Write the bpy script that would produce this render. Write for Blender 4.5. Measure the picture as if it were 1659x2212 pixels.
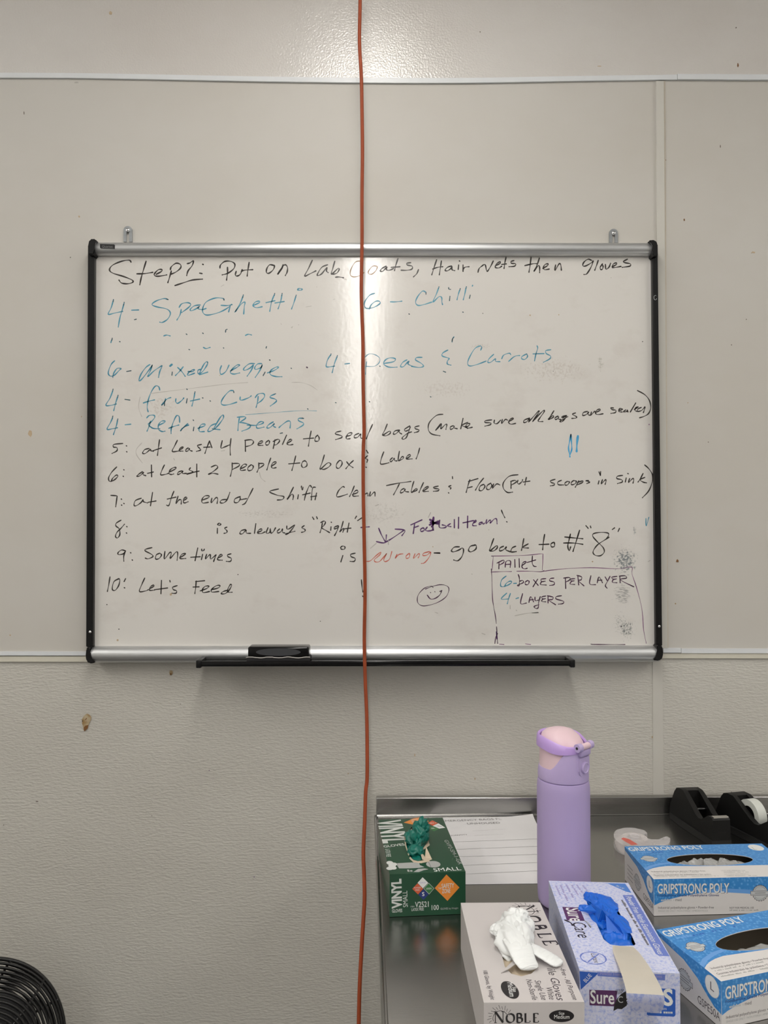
import bpy, bmesh, math, random
from mathutils import Vector, Matrix, noise
for o in list(bpy.data.objects): bpy.data.objects.remove(o, do_unlink=True)
SC = bpy.context.scene
C = SC.collection
R = math.radians
# ---------------------------------------------------------------- camera, world, exposure
FPX, PITCH, YAW, CAMZ = 1640.0, R(1.45), R(0.5), 1.5
cam = bpy.data.cameras.new('camera'); camo = bpy.data.objects.new('camera', cam); C.objects.link(camo)
camo.location = (0, 0, CAMZ); camo.rotation_euler = (R(90) + PITCH, 0, -YAW)
cam.sensor_fit = 'VERTICAL'; cam.sensor_height = 36.0; cam.lens = 36.0 * FPX / 2212.0
cam.clip_start = 0.02; SC.camera = camo
w = bpy.data.worlds.new('world'); SC.world = w; w.use_nodes = True
w.node_tree.nodes['Background'].inputs[0].default_value = (0.9, 0.92, 1.0, 1)
w.node_tree.nodes['Background'].inputs[1].default_value = 0.05
SC.view_settings.view_transform = 'Standard'; SC.view_settings.look = 'None'
SC.view_settings.exposure = 1.23; SC.view_settings.gamma = 1.0; SC.view_settings.use_curve_mapping = False
LAMP, LAMP_FILL = 8.2, 8.5            # strength of the ceiling tubes and of the added side fill
LAMP_COL = (1.0, 0.965, 0.915)
FILL_LAMPS = [(-1.95, 1.05, 1.5), (2.0, 1.05, 1.5)]      # fill lights added at both sides to even out the wall
LAMPS = [(-0.018 - 0.033 * k, 1.17 - 1.30 * k, 1.22) for k in range(8)]  # x, far end y, length
WALL_Y, PANEL_Y, BOARD_Y, TABLE_Z = 1.640, 1.636, 1.622, 0.900

# ---------------------------------------------------------------- measuring helpers (photo pixel -> point of a real plane)
def ray(x, y):
    u = (x - 829.5) / FPX; v = (1106 - y) / FPX
    return camo.rotation_euler.to_matrix() @ Vector((u, v, -1.0))
def W(x, y, Y=PANEL_Y):
    r = ray(x, y); return Vector((0, 0, CAMZ)) + r * (Y / r.y)
def T(x, y, h=0.0):
    r = ray(x, y); return Vector((0, 0, CAMZ)) + r * ((TABLE_Z + h - CAMZ) / r.z)

# ---------------------------------------------------------------- object helpers
def tag(o, label=None, cat=None, group=None, kind=None):
    if label: o['label'] = label
    if cat: o['category'] = cat
    if group: o['group'] = group
    if kind: o['kind'] = kind
    return o
def thing(name, label, cat, loc=(0, 0, 0), rz=0.0, group=None):
    o = bpy.data.objects.new(name, None); C.objects.link(o); o.empty_display_size = 0.05
    o.location = loc; o.rotation_euler = (0, 0, rz)
    return tag(o, label, cat, group)
def obj(name, bm, mats, parent=None, smooth=False, loc=None):
    me = bpy.data.meshes.new(name)
    if isinstance(bm, tuple): me.from_pydata(*bm)
    else: bm.to_mesh(me); bm.free()
    for m in (mats if isinstance(mats, (list, tuple)) else [mats]): me.materials.append(m)
    if smooth:
        for p in me.polygons: p.use_smooth = True
        if smooth != 'all': me.set_sharp_from_angle(angle=R(40))
    me.update()
    o = bpy.data.objects.new(name, me); C.objects.link(o)
    if parent is not None: o.parent = parent
    if loc is not None: o.location = loc
    return o
def abox(bm, x0, x1, y0, y1, z0, z1, bev=0.0, seg=2, mi=0):
    vs = [bm.verts.new((x, y, z)) for x in (x0, x1) for y in (y0, y1) for z in (z0, z1)]
    q = [(0,1,3,2),(4,6,7,5),(0,4,5,1),(2,3,7,6),(0,2,6,4),(1,5,7,3)]
    fs = [bm.faces.new([vs[i] for i in f]) for f in q]
    for f in fs: f.material_index = mi
    if bev > 0:
        es = list({e for f in fs for e in f.edges})
        bmesh.ops.bevel(bm, geom=es, offset=bev, segments=seg, affect='EDGES', profile=0.5)
    return fs
def tube(bm, pts, r, n=10, closed=False, caps=True, sx=1.0):
    pts = [Vector(p) for p in pts]; rings = []; N = len(pts); up = Vector((0, 0, 1)); prev = None
    for i, p in enumerate(pts):
        if closed: d = (pts[(i + 1) % N] - pts[i - 1]).normalized()
        else: d = (pts[min(i + 1, N - 1)] - pts[max(i - 1, 0)]).normalized()
        if prev is None:
            a = d.cross(up)
            if a.length < 1e-3: a = d.cross(Vector((1, 0, 0)))
        else: a = prev - d * prev.dot(d)
        a.normalize(); prev = a; b = d.cross(a)
        rr = r[i] if isinstance(r, (list, tuple)) else r
        rings.append([bm.verts.new(p + (a * math.cos(t) * sx + b * math.sin(t)) * rr) for t in [2 * math.pi * k / n for k in range(n)]])
    for i in range(N if closed else N - 1):
        A, B = rings[i], rings[(i + 1) % N]
        for k in range(n): bm.faces.new((A[k], A[(k + 1) % n], B[(k + 1) % n], B[k]))
    if caps and not closed: bm.faces.new(rings[0][::-1]); bm.faces.new(rings[-1])
def lathe(bm, prof, n=64, c=(0, 0, 0), cap0=True, cap1=True, axis='z'):
    rings = []
    def P(r, z, t):
        v = (r * math.cos(t), r * math.sin(t), z)
        if axis == 'y': v = (v[0], z, v[1])
        if axis == 'x': v = (z, v[0], v[1])
        return Vector(v) + Vector(c)
    for r, z in prof: rings.append([bm.verts.new(P(r, z, 2 * math.pi * k / n)) for k in range(n)])
    for A, B in zip(rings, rings[1:]):
        for k in range(n): bm.faces.new((A[k], A[(k + 1) % n], B[(k + 1) % n], B[k]))
    if cap0: bm.faces.new(rings[0][::-1])
    if cap1: bm.faces.new(rings[-1])
def prism(bm, pts2, frame, t0, t1, mi=0):
    """extrude a 2-D outline; frame(u, v, t) -> point"""
    a = [bm.verts.new(frame(u, v, t0)) for u, v in pts2]; b = [bm.verts.new(frame(u, v, t1)) for u, v in pts2]
    n = len(a); fs = [bm.faces.new(a[::-1]), bm.faces.new(b)]
    for k in range(n): fs.append(bm.faces.new((a[k], a[(k + 1) % n], b[(k + 1) % n], b[k])))
    for f in fs: f.material_index = mi
    return fs
def fixn(bm): bmesh.ops.recalc_face_normals(bm, faces=bm.faces[:]); return bm
def crom(pts, sub=5, closed=False):
    n = len(pts)
    if n < 3: return [Vector(p) for p in pts]
    P = [Vector(p) for p in pts]; out = []
    for i in range(n if closed else n - 1):
        if closed: p0, p1, p2, p3 = P[i - 1], P[i], P[(i + 1) % n], P[(i + 2) % n]
        else: p0, p1, p2, p3 = P[max(i - 1, 0)], P[i], P[i + 1], P[min(i + 2, n - 1)]
        for s in range(sub):
            t = s / sub
            out.append(0.5 * (2 * p1 + (p2 - p0) * t + (2 * p0 - 5 * p1 + 4 * p2 - p3) * t * t + (3 * p1 - p0 - 3 * p2 + p3) * t ** 3))
    if not closed: out.append(P[-1])
    return out

# ---------------------------------------------------------------- materials
class NT:
    def __init__(s, name):
        s.m = bpy.data.materials.new(name); s.m.use_nodes = True; s.t = s.m.node_tree
        s.b = s.t.nodes['Principled BSDF']
    def n(s, typ, **kw):
        x = s.t.nodes.new(typ)
        for k, v in kw.items():
            if k.startswith('_'): setattr(x, k[1:], v)
            else: x.inputs[k.replace('__', ' ')].default_value = v
        return x
    def l(s, a, b): s.t.links.new(a, b)
    def coord(s, scale=(1, 1, 1), loc=(0, 0, 0), rot=(0, 0, 0)):
        tc = s.n('ShaderNodeTexCoord'); mp = s.n('ShaderNodeMapping')
        mp.inputs['Scale'].default_value = scale; mp.inputs['Location'].default_value = loc; mp.inputs['Rotation'].default_value = rot
        s.l(tc.outputs['Object'], mp.inputs[0]); return mp.outputs[0]
    def noise(s, scale, vec, detail=2, rough=0.5):
        x = s.n('ShaderNodeTexNoise', Scale=scale, Detail=detail, Roughness=rough); s.l(vec, x.inputs['Vector']); return x.outputs['Fac']
    def ramp(s, fac, stops):
        x = s.n('ShaderNodeValToRGB'); e = x.color_ramp.elements
        while len(e) < len(stops): e.new(0.5)
        for i, (p, c) in enumerate(stops): e[i].position = p; e[i].color = (*c, 1) if len(c) == 3 else c
        s.l(fac, x.inputs[0]); return x.outputs[0]
    def mix(s, fac, a, b, mode='MIX'):
        x = s.n('ShaderNodeMix'); x.data_type = 'RGBA'; x.blend_type = mode
        for k, v in ((0, fac), (6, a), (7, b)):
            if isinstance(v, (int, float)): x.inputs[k].default_value = v
            elif isinstance(v, tuple): x.inputs[k].default_value = (*v, 1) if len(v) == 3 else v
            else: s.l(v, x.inputs[k])
        return x.outputs[2]
    def math(s, op, a, b=0.0, c=0.0):
        x = s.n('ShaderNodeMath'); x.operation = op
        for k, v in enumerate((a, b, c)):
            if isinstance(v, (int, float)): x.inputs[k].default_value = v
            else: s.l(v, x.inputs[k])
        return x.outputs[0]
    def bump(s, h, dist, strength=1.0, prev=None):
        x = s.n('ShaderNodeBump', Distance=dist, Strength=strength); s.l(h, x.inputs['Height'])
        if prev is not None: s.l(prev, x.inputs['Normal'])
        s.l(x.outputs[0], s.b.inputs['Normal']); return x.outputs[0]
    def base(s, c):
        if isinstance(c, tuple): s.b.inputs['Base Color'].default_value = (*c, 1)
        else: s.l(c, s.b.inputs['Base Color'])
def mat(name, col, rough=0.5, metal=0.0, var=0.0, vscale=40.0, bump=0.0, bscale=300.0, **kw):
    t = NT(name); t.b.inputs['Roughness'].default_value = rough; t.b.inputs['Metallic'].default_value = metal
    for k, v in kw.items(): t.b.inputs[k.replace('__', ' ')].default_value = v
    if var > 0:
        c = t.coord(); t.base(t.mix(t.noise(vscale, c, 3), tuple(x * (1 - var) for x in col), tuple(min(1, x * (1 + var)) for x in col)))
    else: t.base(col)
    if bump > 0: t.bump(t.noise(bscale, t.coord(), 3), bump)
    return t.m
def wallmat(name, col, dirt, rough, tex, bdist, spec=0.5):
    t = NT(name); t.b.inputs['Roughness'].default_value = rough; t.b.inputs['Specular IOR Level'].default_value = spec
    v = t.coord(); big = t.noise(2.2, t.coord((1, 1, 1.6)), 4, 0.6)
    k = t.ramp(big, [(0.35, dirt), (0.65, col)]); t.base(k)
    if tex == 'crinkle':
        n1 = t.noise(78, t.coord((1, 1, 3.2)), 2, 0.5); n2 = t.noise(170, t.coord((1, 1, 2.2)), 1, 0.5)
        t.bump(t.math('ADD', n1, t.math('MULTIPLY', n2, 0.35)), bdist)
    elif tex == 'pebble':
        n1 = t.noise(240, v, 2, 0.45); t.bump(n1, bdist)
    else:
        n1 = t.noise(40, v, 2, 0.4); t.bump(n1, bdist)
    return t.m
M = {}
M['wall_low'] = wallmat('textured_wall_sheet', (0.545, 0.53, 0.485), (0.51, 0.492, 0.448), 0.40, 'crinkle', 0.00145)
M['wall_up'] = wallmat('pebbled_wall_sheet', (0.62, 0.60, 0.575), (0.58, 0.55, 0.52), 0.24, 'pebble', 0.00085, 0.95)
M['wall_mid'] = wallmat('smooth_wall_sheet', (0.545, 0.527, 0.492), (0.52, 0.497, 0.455), 0.55, 'smooth', 0.0003, 0.12)
M['trim'] = mat('white_plastic_trim', (0.66, 0.68, 0.70), 0.35, var=0.03)
M['trim_old'] = mat('cream_trim', (0.60, 0.575, 0.49), 0.4, var=0.05)
M['divider'] = mat('divider_strip', (0.545, 0.53, 0.485), 0.4, var=0.04, vscale=15)
M['caulk'] = mat('aged_caulk', (0.52, 0.47, 0.39), 0.7, var=0.1, vscale=60)
M['ceil'] = mat('ceiling_white', (0.78, 0.78, 0.76), 0.8, var=0.03)
M['floor'] = mat('floor_grey', (0.13, 0.125, 0.12), 0.5, var=0.1, vscale=8)
M['farwall'] = mat('room_wall_paint', (0.72, 0.71, 0.68), 0.6, var=0.03)
M['farwall2'] = mat('room_wall_behind', (0.42, 0.42, 0.41), 0.6, var=0.03)
# whiteboard surface with old eraser ghosts
def boardmat():
    t = NT('whiteboard_enamel'); t.b.inputs['Roughness'].default_value = 0.12
    v = t.coord(); base = t.mix(t.noise(3.0, v, 4, 0.6), (0.64, 0.62, 0.585), (0.685, 0.665, 0.635))
    gh = t.ramp(t.noise(9.0, t.coord((1, 1, 1.5)), 5, 0.65), [(0.56, (0, 0, 0)), (0.74, (1, 1, 1))])
    base = t.mix(t.math('MULTIPLY', gh, 0.16), base, (0.40, 0.33, 0.29))
    for (px, py, rx, rz, colr, amt, th, sc) in [
        (1350, 1212, 0.045, 0.048, (0.10, 0.13, 0.15), 0.8, 0.44, (1.0, 1, 1.3)), (1340, 1345, 0.032, 0.050, (0.16, 0.17, 0.17), 0.62, 0.52, (1.6, 1, 2.4)),
        (1354, 1360, 0.032, 0.040, (0.09, 0.11, 0.11), 0.85, 0.48, (2.4, 1, 1.0)), (1372, 1147, 0.012, 0.020, (0.22, 0.24, 0.25), 0.6, 0.5, (1, 1, 1)),
        (1345, 1282, 0.034, 0.045, (0.2, 0.2, 0.2), 0.7, 0.46, (0.5, 1, 2.6)), (1297, 785, 0.012, 0.03, (0.33, 0.33, 0.27), 0.5, 0.45, (1, 1, 1)),
        (1040, 748, 0.05, 0.012, (0.38, 0.33, 0.28), 0.45, 0.5, (3, 1, 1)), (1200, 800, 0.14, 0.05, (0.42, 0.36, 0.31), 0.35, 0.48, (1, 1, 1)),
        (960, 840, 0.12, 0.04, (0.44, 0.38, 0.34), 0.3, 0.5, (1, 1, 1)), (830, 1110, 0.10, 0.05, (0.36, 0.34, 0.31), 0.3, 0.5, (1, 1, 1)),
        (570, 1110, 0.14, 0.02, (0.36, 0.34, 0.31), 0.4, 0.52, (1, 1, 2)), (350, 880, 0.06, 0.05, (0.42, 0.35, 0.3), 0.35, 0.5, (1, 1, 1))]:
        p = W(px, py, BOARD_Y)
        tc = t.n('ShaderNodeTexCoord'); sub = t.n('ShaderNodeVectorMath', _operation='SUBTRACT'); t.l(tc.outputs['Object'], sub.inputs[0]); sub.inputs[1].default_value = p
        dv = t.n('ShaderNodeVectorMath', _operation='DIVIDE'); t.l(sub.outputs[0], dv.inputs[0]); dv.inputs[1].default_value = (rx, 10.0, rz)
        ln = t.n('ShaderNodeVectorMath', _operation='LENGTH'); t.l(dv.outputs[0], ln.inputs[0])
        fall = t.ramp(ln.outputs['Value'], [(0.25, (1, 1, 1)), (1.0, (0, 0, 0))])
        nz = t.noise(190.0, t.coord(sc), 3, 0.7)
        s2 = t.math('ADD', nz, t.math('MULTIPLY', t.math('SUBTRACT', fall, 1.0), 0.35))
        msk = t.ramp(s2, [(th - 0.03, (0, 0, 0)), (th + 0.12, (1, 1, 1))])
        base = t.mix(t.math('MULTIPLY', t.math('MULTIPLY', msk, amt), t.math('MINIMUM', t.math('MULTIPLY', fall, 3.0), 1.0)), base, colr)
    t.base(base)
    t.bump(t.noise(150, v, 1, 0.4), 0.00008)
    return t.m
M['board'] = boardmat()
def ink(name, col, col2, rough=0.35):
    t = NT(name); t.b.inputs['Roughness'].default_value = rough; t.base(t.mix(t.ramp(t.noise(70, t.coord(), 3), [(0.35, (0, 0, 0)), (0.65, (1, 1, 1))]), col, col2)); return t.m
M['ink_black'] = ink('black_ink', (0.012, 0.009, 0.008), (0.032, 0.025, 0.020))
M['ink_glare'] = ink('glare_tinted_ink', (0.20, 0.12, 0.05), (0.32, 0.20, 0.10))  # marker strokes in the lamp streak: brown of the glare painted into the colour
M['ink_teal'] = ink('teal_ink', (0.030, 0.21, 0.32), (0.075, 0.30, 0.41))
M['ink_teal_dark'] = ink('dark_teal_ink', (0.02, 0.06, 0.08), (0.04, 0.10, 0.12))
M['ink_blue'] = ink('bright_blue_ink', (0.035, 0.29, 0.58), (0.08, 0.38, 0.62))
M['ink_red'] = ink('red_ink', (0.50, 0.085, 0.05), (0.56, 0.16, 0.11))
M['ink_purple'] = ink('purple_ink', (0.055, 0.015, 0.085), (0.10, 0.03, 0.14))
M['ink_dpurple'] = ink('dark_purple_ink', (0.030, 0.010, 0.028), (0.075, 0.022, 0.065))
M['ink_mauve'] = ink('mauve_ink', (0.13, 0.045, 0.12), (0.22, 0.08, 0.19))
M['ink_grey'] = ink('grey_ghost_ink', (0.40, 0.38, 0.35), (0.46, 0.44, 0.41))
def alu():
    t = NT('brushed_aluminium'); t.b.inputs['Metallic'].default_value = 1.0; t.b.inputs['Roughness'].default_value = 0.42
    t.base((0.62, 0.63, 0.64)); t.bump(t.noise(900, t.coord((0.03, 1, 1)), 2), 0.00012); return t.m
M['alu'] = alu()
M['black_pl'] = mat('black_plastic', (0.005, 0.005, 0.0055), 0.36, bump=0.0001, Specular__IOR__Level=0.3)
M['black_gl'] = mat('glossy_black_plastic', (0.004, 0.004, 0.0045), 0.16, Specular__IOR__Level=0.3)
M['black_felt'] = mat('dark_felt', (0.02, 0.02, 0.022), 0.9, bump=0.0006, bscale=600)
M['paper_core'] = mat('pale_felt_edge', (0.42, 0.40, 0.38), 0.9)
M['zinc'] = mat('zinc_plate', (0.42, 0.44, 0.46), 0.38, 1.0, var=0.15, vscale=120)
M['chrome'] = mat('chrome_screw', (0.75, 0.75, 0.76), 0.15, 1.0)
M['dark_hole'] = mat('screw_slot_dark', (0.02, 0.02, 0.02), 0.6)
M['badge_txt'] = mat('badge_grey', (0.20, 0.20, 0.20), 0.5)
M['badge'] = mat('badge_black', (0.010, 0.010, 0.011), 0.4)
M['cord'] = mat('orange_cord_rubber', (0.28, 0.052, 0.015), 0.55, var=0.25, vscale=45, bump=0.0002, bscale=200, Specular__IOR__Level=0.3)
def steel():
    t = NT('stainless_steel'); t.b.inputs['Metallic'].default_value = 1.0
    c = t.mix(t.noise(5, t.coord(), 4), (0.34, 0.335, 0.325), (0.42, 0.415, 0.40)); t.base(c)
    r = t.math('MULTIPLY_ADD', t.noise(6, t.coord(), 3, 0.5), 0.10, 0.20); t.l(r, t.b.inputs['Roughness'])
    t.bump(t.noise(600, t.coord((0.04, 1, 1)), 2), 0.00006); return t.m
M['steel'] = steel()
M['black_enamel'] = mat('black_wire_enamel', (0.012, 0.012, 0.012), 0.3)
M['fan_blade'] = mat('dark_fan_blade', (0.03, 0.031, 0.033), 0.35)
M['stain'] = ink('dried_brown_stain', (0.30, 0.19, 0.075), (0.46, 0.38, 0.25), 0.3)
M['stain_dark'] = ink('dark_brown_crust', (0.11, 0.045, 0.012), (0.22, 0.10, 0.03), 0.4)
M['fleck'] = ink('dark_fleck', (0.05, 0.035, 0.025), (0.12, 0.09, 0.06), 0.6)
M['tan_fleck'] = ink('tan_fleck', (0.42, 0.31, 0.19), (0.48, 0.38, 0.26), 0.5)
M['white_paper'] = mat('white_paper', (0.70, 0.69, 0.70), 0.7, var=0.02)
M['print_grey'] = mat('grey_print', (0.16, 0.15, 0.15), 0.6)
M['print_lgrey'] = mat('pale_grey_print', (0.36, 0.34, 0.34), 0.6)
M['rule'] = mat('thin_rule_print', (0.13, 0.12, 0.12), 0.6)
# cartons
M['card_green'] = mat('green_carton_print', (0.012, 0.062, 0.030), 0.3, var=0.18, vscale=20)
M['card_raw'] = mat('raw_tan_card', (0.52, 0.43, 0.32), 0.85, var=0.1, vscale=90)
M['card_cream'] = mat('cream_card_underside', (0.86, 0.81, 0.71), 0.8, var=0.04)
M['card_grey'] = mat('warm_grey_carton', (0.55, 0.52, 0.515), 0.42, var=0.02)
M['card_white'] = mat('white_carton', (0.66, 0.64, 0.63), 0.4, var=0.02)
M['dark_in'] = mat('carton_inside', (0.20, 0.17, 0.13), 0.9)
def speckle(name, a, b, scale, lo, hi, rough=0.35):
    t = NT(name); t.b.inputs['Roughness'].default_value = rough
    t.base(t.mix(t.ramp(t.noise(scale, t.coord(), 3, 0.6), [(lo, (0, 0, 0)), (hi, (1, 1, 1))]), a, b)); return t.m
M['card_sure'] = speckle('blue_marbled_carton', (0.30, 0.38, 0.72), (0.60, 0.62, 0.78), 260, 0.30, 0.54)
def pebble():
    t = NT('blue_pebble_print'); t.b.inputs['Roughness'].default_value = 0.3
    v = t.n('ShaderNodeTexVoronoi', Scale=230.0); v.distance = 'EUCLIDEAN'; t.l(t.coord(), v.inputs['Vector'])
    c = t.ramp(v.outputs['Distance'], [(0.12, (0.20, 0.46, 0.78)), (0.5, (0.022, 0.19, 0.53))])
    t.base(t.mix(t.noise(60, t.coord(), 3), c, (0.05, 0.27, 0.64))); return t.m
M['pebble'] = pebble()
for k, c in dict(p_white=(0.72, 0.73, 0.72), p_offwhite=(0.60, 0.62, 0.60), p_orange=(0.72, 0.24, 0.035), p_red=(0.58, 0.10, 0.035), p_green=(0.035, 0.17, 0.05),
                 p_navy=(0.018, 0.035, 0.17), p_black=(0.012, 0.010, 0.012), p_grey=(0.38, 0.39, 0.38), p_lav=(0.33, 0.30, 0.55), p_blue=(0.055, 0.17, 0.56),
                 p_royal=(0.02, 0.10, 0.46), p_mid=(0.06, 0.20, 0.60), p_plum=(0.085, 0.022, 0.10), p_text=(0.085, 0.075, 0.085), p_sky=(0.13, 0.33, 0.70),
                 p_peri=(0.13, 0.19, 0.55), p_silver=(0.50, 0.52, 0.53)).items():
    M[k] = mat('ink_' + k[2:] + '_print', c, 0.35)
M['glove_green'] = mat('green_vinyl_film', (0.004, 0.145, 0.110), 0.33, var=0.4, vscale=70, Specular__IOR__Level=0.5)
M['glove_white'] = mat('white_vinyl_film', (0.78, 0.80, 0.80), 0.4, var=0.03, Subsurface__Weight=0.0)
M['glove_blue'] = mat('blue_nitrile_film', (0.006, 0.125, 0.62), 0.42, var=0.25, vscale=50)
def film():
    t = NT('clear_poly_film'); t.base((0.75, 0.76, 0.75)); t.b.inputs['Roughness'].default_value = 0.12
    t.b.inputs['Alpha'].default_value = 0.45; return t.m
M['film'] = film()
M['lilac'] = mat('lilac_powder_coat', (0.43, 0.345, 0.60), 0.5, bump=0.00008, bscale=900)
M['lilac_lid'] = mat('lilac_lid_plastic', (0.48, 0.385, 0.645), 0.4)
M['lilac_loop'] = mat('bright_lilac_plastic', (0.52, 0.345, 0.74), 0.35)
M['pink'] = mat('pale_pink_plastic', (0.74, 0.545, 0.60), 0.38)
M['tape_black'] = mat('matte_black_dispenser', (0.005, 0.0048, 0.0048), 0.5, bump=0.00012, bscale=1200, Specular__IOR__Level=0.3)
M['tape_base'] = mat('dark_grey_base', (0.010, 0.0095, 0.0095), 0.6)
M['tape_white'] = mat('frosted_tape_roll', (0.60, 0.62, 0.58), 0.5, var=0.03, Subsurface__Weight=0.0)
M['blade'] = mat('steel_cutter', (0.6, 0.58, 0.55), 0.3, 1.0)
def clear():
    t = NT('clear_plastic_shell'); t.base((0.86, 0.83, 0.84)); t.b.inputs['Roughness'].default_value = 0.12
    t.b.inputs['Alpha'].default_value = 0.35; t.b.inputs['Specular IOR Level'].default_value = 0.8; return t.m
M['clear'] = clear()
M['tape_roll'] = mat('pale_tape_roll', (0.56, 0.51, 0.49), 0.4)
M['label_red'] = mat('red_label', (0.60, 0.12, 0.09), 0.4)
def emit():
    t = NT('lit_diffuser'); t.b.inputs['Emission Color'].default_value = (*LAMP_COL, 1); t.b.inputs['Emission Strength'].default_value = LAMP; t.base((0.8, 0.8, 0.8)); return t.m
M['lamp'] = emit(); M['lamp_fill'] = M['lamp'].copy(); M['lamp_fill'].name = 'lit_diffuser_fill'; M['lamp_fill'].node_tree.nodes['Principled BSDF'].inputs['Emission Strength'].default_value = LAMP_FILL
M['lamp_body'] = mat('white_lamp_body', (0.7, 0.7, 0.68), 0.4)
# ================================================================ the room
def struct(name, bm, m, parent=None, smooth=False):
    o = obj(name, fixn(bm), m, parent, smooth)
    if parent is None: o['kind'] = 'structure'
    return o
def sb(name, dims, m, parent=None, bev=0.0):
    bm = bmesh.new(); abox(bm, *dims, bev=bev); return struct(name, bm, m, parent, bev > 0)
X0, X1, Y0, CZ = -2.3, 2.6, -9.4, 2.86
wall_back = sb('wall_back', (X0, X1, WALL_Y, WALL_Y + 0.1, 0, CZ), M['wall_low'])
sb('wall_left', (X0 - 0.1, X0, Y0, WALL_Y + 0.1, 0, CZ), M['farwall'])
sb('wall_right', (X1, X1 + 0.1, Y0, WALL_Y + 0.1, 0, CZ), M['farwall'])
sb('wall_front', (X0, X1, Y0 - 0.1, Y0, 0, CZ), M['farwall2'])
sb('floor', (X0 - 0.1, X1 + 0.1, Y0 - 0.1, WALL_Y + 0.1, -0.1, 0), M['floor'])
sb('ceiling', (X0 - 0.1, X1 + 0.1, Y0 - 0.1, WALL_Y + 0.1, CZ, CZ + 0.1), M['ceil'])
# sheets fixed on the wall, outlined by their real edges
def sheet(name, pts, m, y1, parent=wall_back, y0=WALL_Y + 0.0005, bev=0.0):
    P = [W(x, y, y1) for x, y in pts]; bm = bmesh.new()
    prism(bm, [(p.x, p.z) for p in P], lambda u, v, t: Vector((u, t, v)), y0, y1)
    if bev: bmesh.ops.bevel(bm, geom=bm.edges[:], offset=bev, segments=2, affect='EDGES')
    o = obj(name, fixn(bm), m, parent, bev > 0)
    if parent is None: o['kind'] = 'structure'
    return o
EDGE = [(-700, 158), (0, 161), (300, 165), (560, 171), (800, 173), (1020, 173), (1250, 170), (1463, 167)]
EDGE2 = [(1463, 165), (1660, 166), (2350, 166)]
up = sheet('panel', EDGE + EDGE2 + [(2350, -420), (-700, -420)], M['wall_up'], PANEL_Y + 0.001)
mid = sheet('panel', [(x, y + 2) for x, y in EDGE[:-1]] + [(1424, 170), (1432, 1408), (185, 1408), (-700, 1407)], M['wall_mid'], PANEL_Y)
mid2 = sheet('panel', [(1436, 170)] + [(x, y + 2) for x, y in EDGE2] + [(2350, 1402), (1437, 1402)], M['wall_mid'], PANEL_Y)
def strip(name, pts, w, m, y1, y0=WALL_Y + 0.0005):
    """trim strip following a slightly wavy line; pts = upper edge, w = width in photo px"""
    top = crom([(x, y, 0) for x, y in pts], 6) if len(pts) > 2 else [Vector((x, y, 0)) for x, y in pts]
    out = [(p.x, p.y) for p in top] + [(p.x, p.y + w) for p in reversed(top)]
    return sheet(name, out, m, y1, None, y0, 0.0)
strip('trim_1', [(-700, 155), (0, 157), (175, 158), (350, 161), (560, 165), (800, 168), (1020, 168), (1250, 164), (1400, 162), (1463, 161)], 10.5, M['trim'], 1.6315)
strip('trim_2', [(1464, 159.5), (1560, 160), (1660, 160.5), (2350, 161)], 11.5, M['trim'], 1.6305)
strip('trim_3', [(-700, 1407), (186, 1407.5)], 8.5, M['trim'], 1.6335)
strip('trim_4', [(-700, 1417.5), (200, 1418)], 11.5, M['trim_old'], 1.6355)
strip('trim_5', [(1433, 1400), (1471, 1400)], 10, M['trim'], 1.6325)
strip('trim_6', [(1472, 1401), (2350, 1402)], 10, M['trim'], 1.6335)
strip('trim_7', [(1400, 1411), (2350, 1412)], 11, M['trim_old'], 1.6355)
sheet('trim_8', [(1417, 175), (1434, 175), (1442, 1400), (1424, 1400)], M['divider'], 1.6320, None)
sheet('trim_9', [(1410, 1426), (1431, 1426), (1437, 2060), (1412, 2060)], M['divider'], 1.6385, None)
sheet('trim_10', [(1434, 175), (1437, 175), (1444, 1399), (1442, 1399)], M['caulk'], 1.6345, None)
# stains and flecks: dried, slightly raised
rnd = random.Random(4)
def blotch(px, py, rx, ry, m, Y, parent, name='stain', n=14, jag=0.35, pts=None):
    if pts is None:
        pts = []
        for k in range(n):
            a = 2 * math.pi * k / n; q = 1 - jag * rnd.random(); pts.append((px + rx * q * math.cos(a), py + ry * q * math.sin(a)))
    P = [W(x, y, Y) for x, y in pts]; bm = bmesh.new()
    prism(bm, [(p.x, p.z) for p in P], lambda u, v, t: Vector((u, t, v)), Y, Y - 0.0004)
    return obj(name, fixn(bm), m, parent)
FY = WALL_Y - 0.0012; PY = PANEL_Y
s = lambda l: [(150 + a / 20.74, 1520 + b / 20.74) for a, b in l]
blotch(0, 0, 0, 0, M['stain'], FY, wall_back, pts=s([(800, 440), (900, 500), (985, 600), (970, 720), (880, 900), (840, 1000), (820, 1110), (730, 1180), (680, 1245), (640, 1180), (610, 1040), (570, 900), (560, 700), (640, 560), (720, 480)]))
blotch(0, 0, 0, 0, M['stain_dark'], FY - 0.0004, wall_back, pts=s([(850, 950), (820, 1110), (730, 1190), (680, 1240), (645, 1180), (650, 1060), (720, 980)]))
blotch(0, 0, 0, 0, M['stain_dark'], FY - 0.0004, wall_back, pts=s([(780, 620), (785, 680), (720, 740), (705, 700)]))
blotch(0, 0, 0, 0, M['fleck'], FY - 0.0004, wall_back, pts=s([(570, 740), (615, 770), (600, 810), (570, 800)]))
blotch(369, 1453, 4.5, 6, M['stain'], FY, wall_back)
blotch(369, 1456, 2, 2.5, M['stain_dark'], FY - 0.0004, wall_back)
blotch(65, 936, 5, 9, M['tan_fleck'], PY, mid)
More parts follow.
